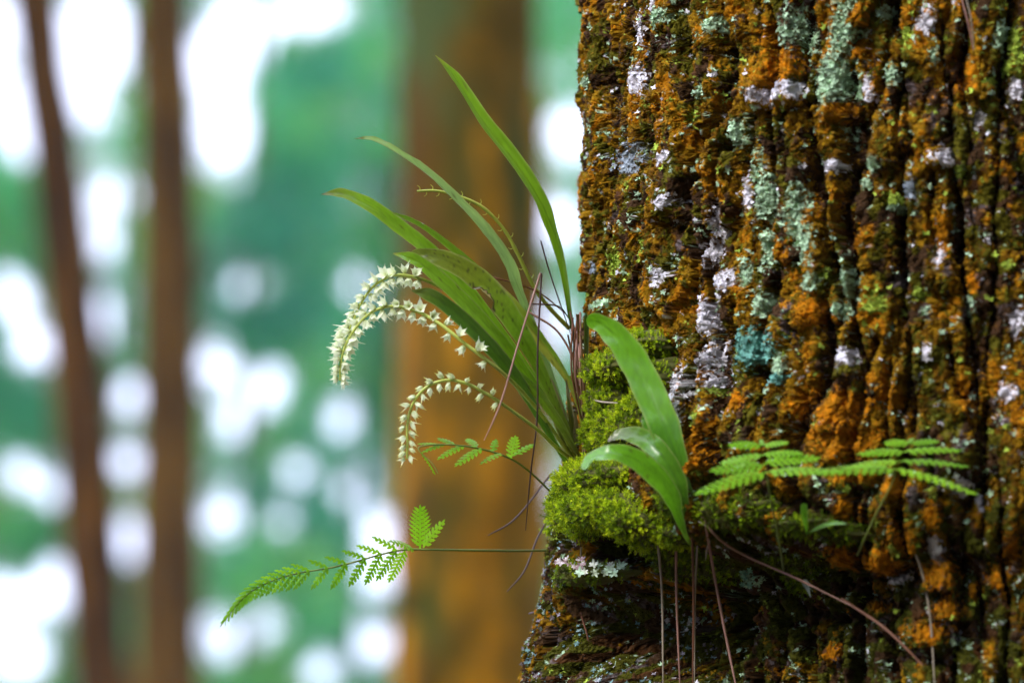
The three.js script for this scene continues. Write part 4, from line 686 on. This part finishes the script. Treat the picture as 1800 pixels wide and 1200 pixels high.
needle('long pinkish needle hanging down right from the foot of the broad leaves', 'pink', [[1240, 920, 0.088], [1260, 1020, 0.085], [1278, 1120, 0.08], [1296, 1215, 0.076]], 0.0009);
needle('very long pinkish needle sweeping right across the dark foot of the trunk', 'pink', [[1215, 860, 0.1], [1250, 930, 0.1], [1300, 970, 0.105], [1400, 1016, 0.112], [1500, 1066, 0.105]], 0.0009);
needle('rusty needle lying on the bark in line with the long sweeping one', 'rust', [[1480, 1052, 0.10], [1560, 1106, 0.105], [1622, 1168, 0.1]], 0.0009);
needle('short needle sticking out at the foot of the broad leaves', 'pale', [[1205, 905, 0.09], [1245, 925, 0.1], [1280, 962, 0.105]], 0.0006);
needle('stub of a needle hanging at the start of the long sweeping one', 'pale', [[1248, 950, 0.1], [1243, 968, 0.1], [1241, 984, 0.1]], 0.0006);
needle('pale bent needle hanging under the orange shelf at the right', 'pale', [[1610, 972, 0.135], [1624, 1010, 0.135], [1636, 1090, 0.12], [1644, 1215, 0.112]], 0.0008);
needle('left one of two needles stuck to the bark at the top right edge', 'pink', [[1688, -15, 0.14], [1700, 40, 0.14], [1712, 88, 0.138]], 0.0006);
needle('right one of two needles stuck to the bark at the top right edge', 'pale', [[1696, -15, 0.142], [1704, 30, 0.142], [1713, 86, 0.14]], 0.0005);
needle('pale crooked needle hanging on the left face under the hollow', 'pale', [[1022, 962, -0.02], [1020, 1040, -0.03], [1012, 1110, -0.035], [1000, 1180, -0.04]], 0.0007);
needle('thin brown needle curving down beside the black hollow', 'rust', [[1020, 1075, -0.02], [1032, 1130, -0.02], [1031, 1215, -0.025]], 0.0006);
for (let i = 0; i < 18; i++) { const x = rr(968, 1030), y = rr(900, 1010); needle('thin brown needle hanging in front of the scaly left foot of the trunk', ['rust', 'pale', 'rust', 'pink'][i % 4], [[x, y, -0.06], [x + rr(-8, 4), y + rr(80, 130), -0.065], [x + rr(-25, -2), y + rr(180, 260), -0.07]], rr(0.0004, 0.0006), 'needles on the left foot'); }
needle('thin twig like needle lying level on the left edge of the foot', 'dark', [[930, 1078, -0.08], [955, 1075, -0.07], [988, 1088, -0.06]], 0.0006);
needle('short pale needle crossing the bark edge left of the big moss', 'pale', [[955, 930, -0.085], [985, 912, -0.06], [1002, 896, -0.05]], 0.0005);
// ---------------------------------------------------------------- a leafy lichen under the big moss, and smaller ones
{
  const list = [], put = (x, y, n, w, h, size, cols) => { for (let i = 0; i < n; i++) { const p = bare(x + rr(-w, w), y + rr(-h, h), rr(0.004, 0.014)), k = size * rr(0.6, 1.3), m = V(rr(-0.6, 0.3), rr(0.1, 1), 1).normalize(), c = cols[Math.floor(rnd() * cols.length)], v = rr(0.85, 1.1); list.push({ p, q: faceOut(m), s: V(k, k, k), c: c.map((e) => e * v) }); } };
  put(1070, 992, 16, 16, 9, 0.0022, [[0.46, 0.32, 0.34], [0.38, 0.27, 0.26], [0.6, 0.52, 0.5]]);
  put(1098, 1000, 14, 14, 9, 0.0030, [[0.62, 0.72, 0.52], [0.7, 0.72, 0.6], [0.5, 0.66, 0.46]]);
  put(1222, 1012, 12, 12, 14, 0.0020, [[0.30, 0.55, 0.38], [0.25, 0.46, 0.32]]);
  const scale = [[0.2, 0.34, 0.32], [0.3, 0.42, 0.4], [0.12, 0.2, 0.2], [0.34, 0.3, 0.34], [0.2, 0.16, 0.16]];
  for (let i = 0; i < 2600; i++) { const s = rr(-0.45, -0.28), Y = rr(yB + 0.01, yPx(925)); if (n2(s * 80, Y * 60) < -0.1) continue; const { p, n } = onFace(s, Y), k = 0.0007 + 0.0018 * rnd() ** 2, c = scale[Math.floor(rnd() * 5)], v = rr(0.7, 1.15); list.push({ p: p.addScaledVector(n, 0.0004), q: faceOut(n.add(V(rr(-0.5, 0.5), rr(-0.2, 0.7), rr(-0.3, 0.6))).normalize()), s: V(k, k, k), c: c.map((e) => e * v) }); }
  inst(host, 'leafy_lichen', lobeGeo(5, 6), M.lichen, list, trunkBase);
}
renderer.render(scene, camera);
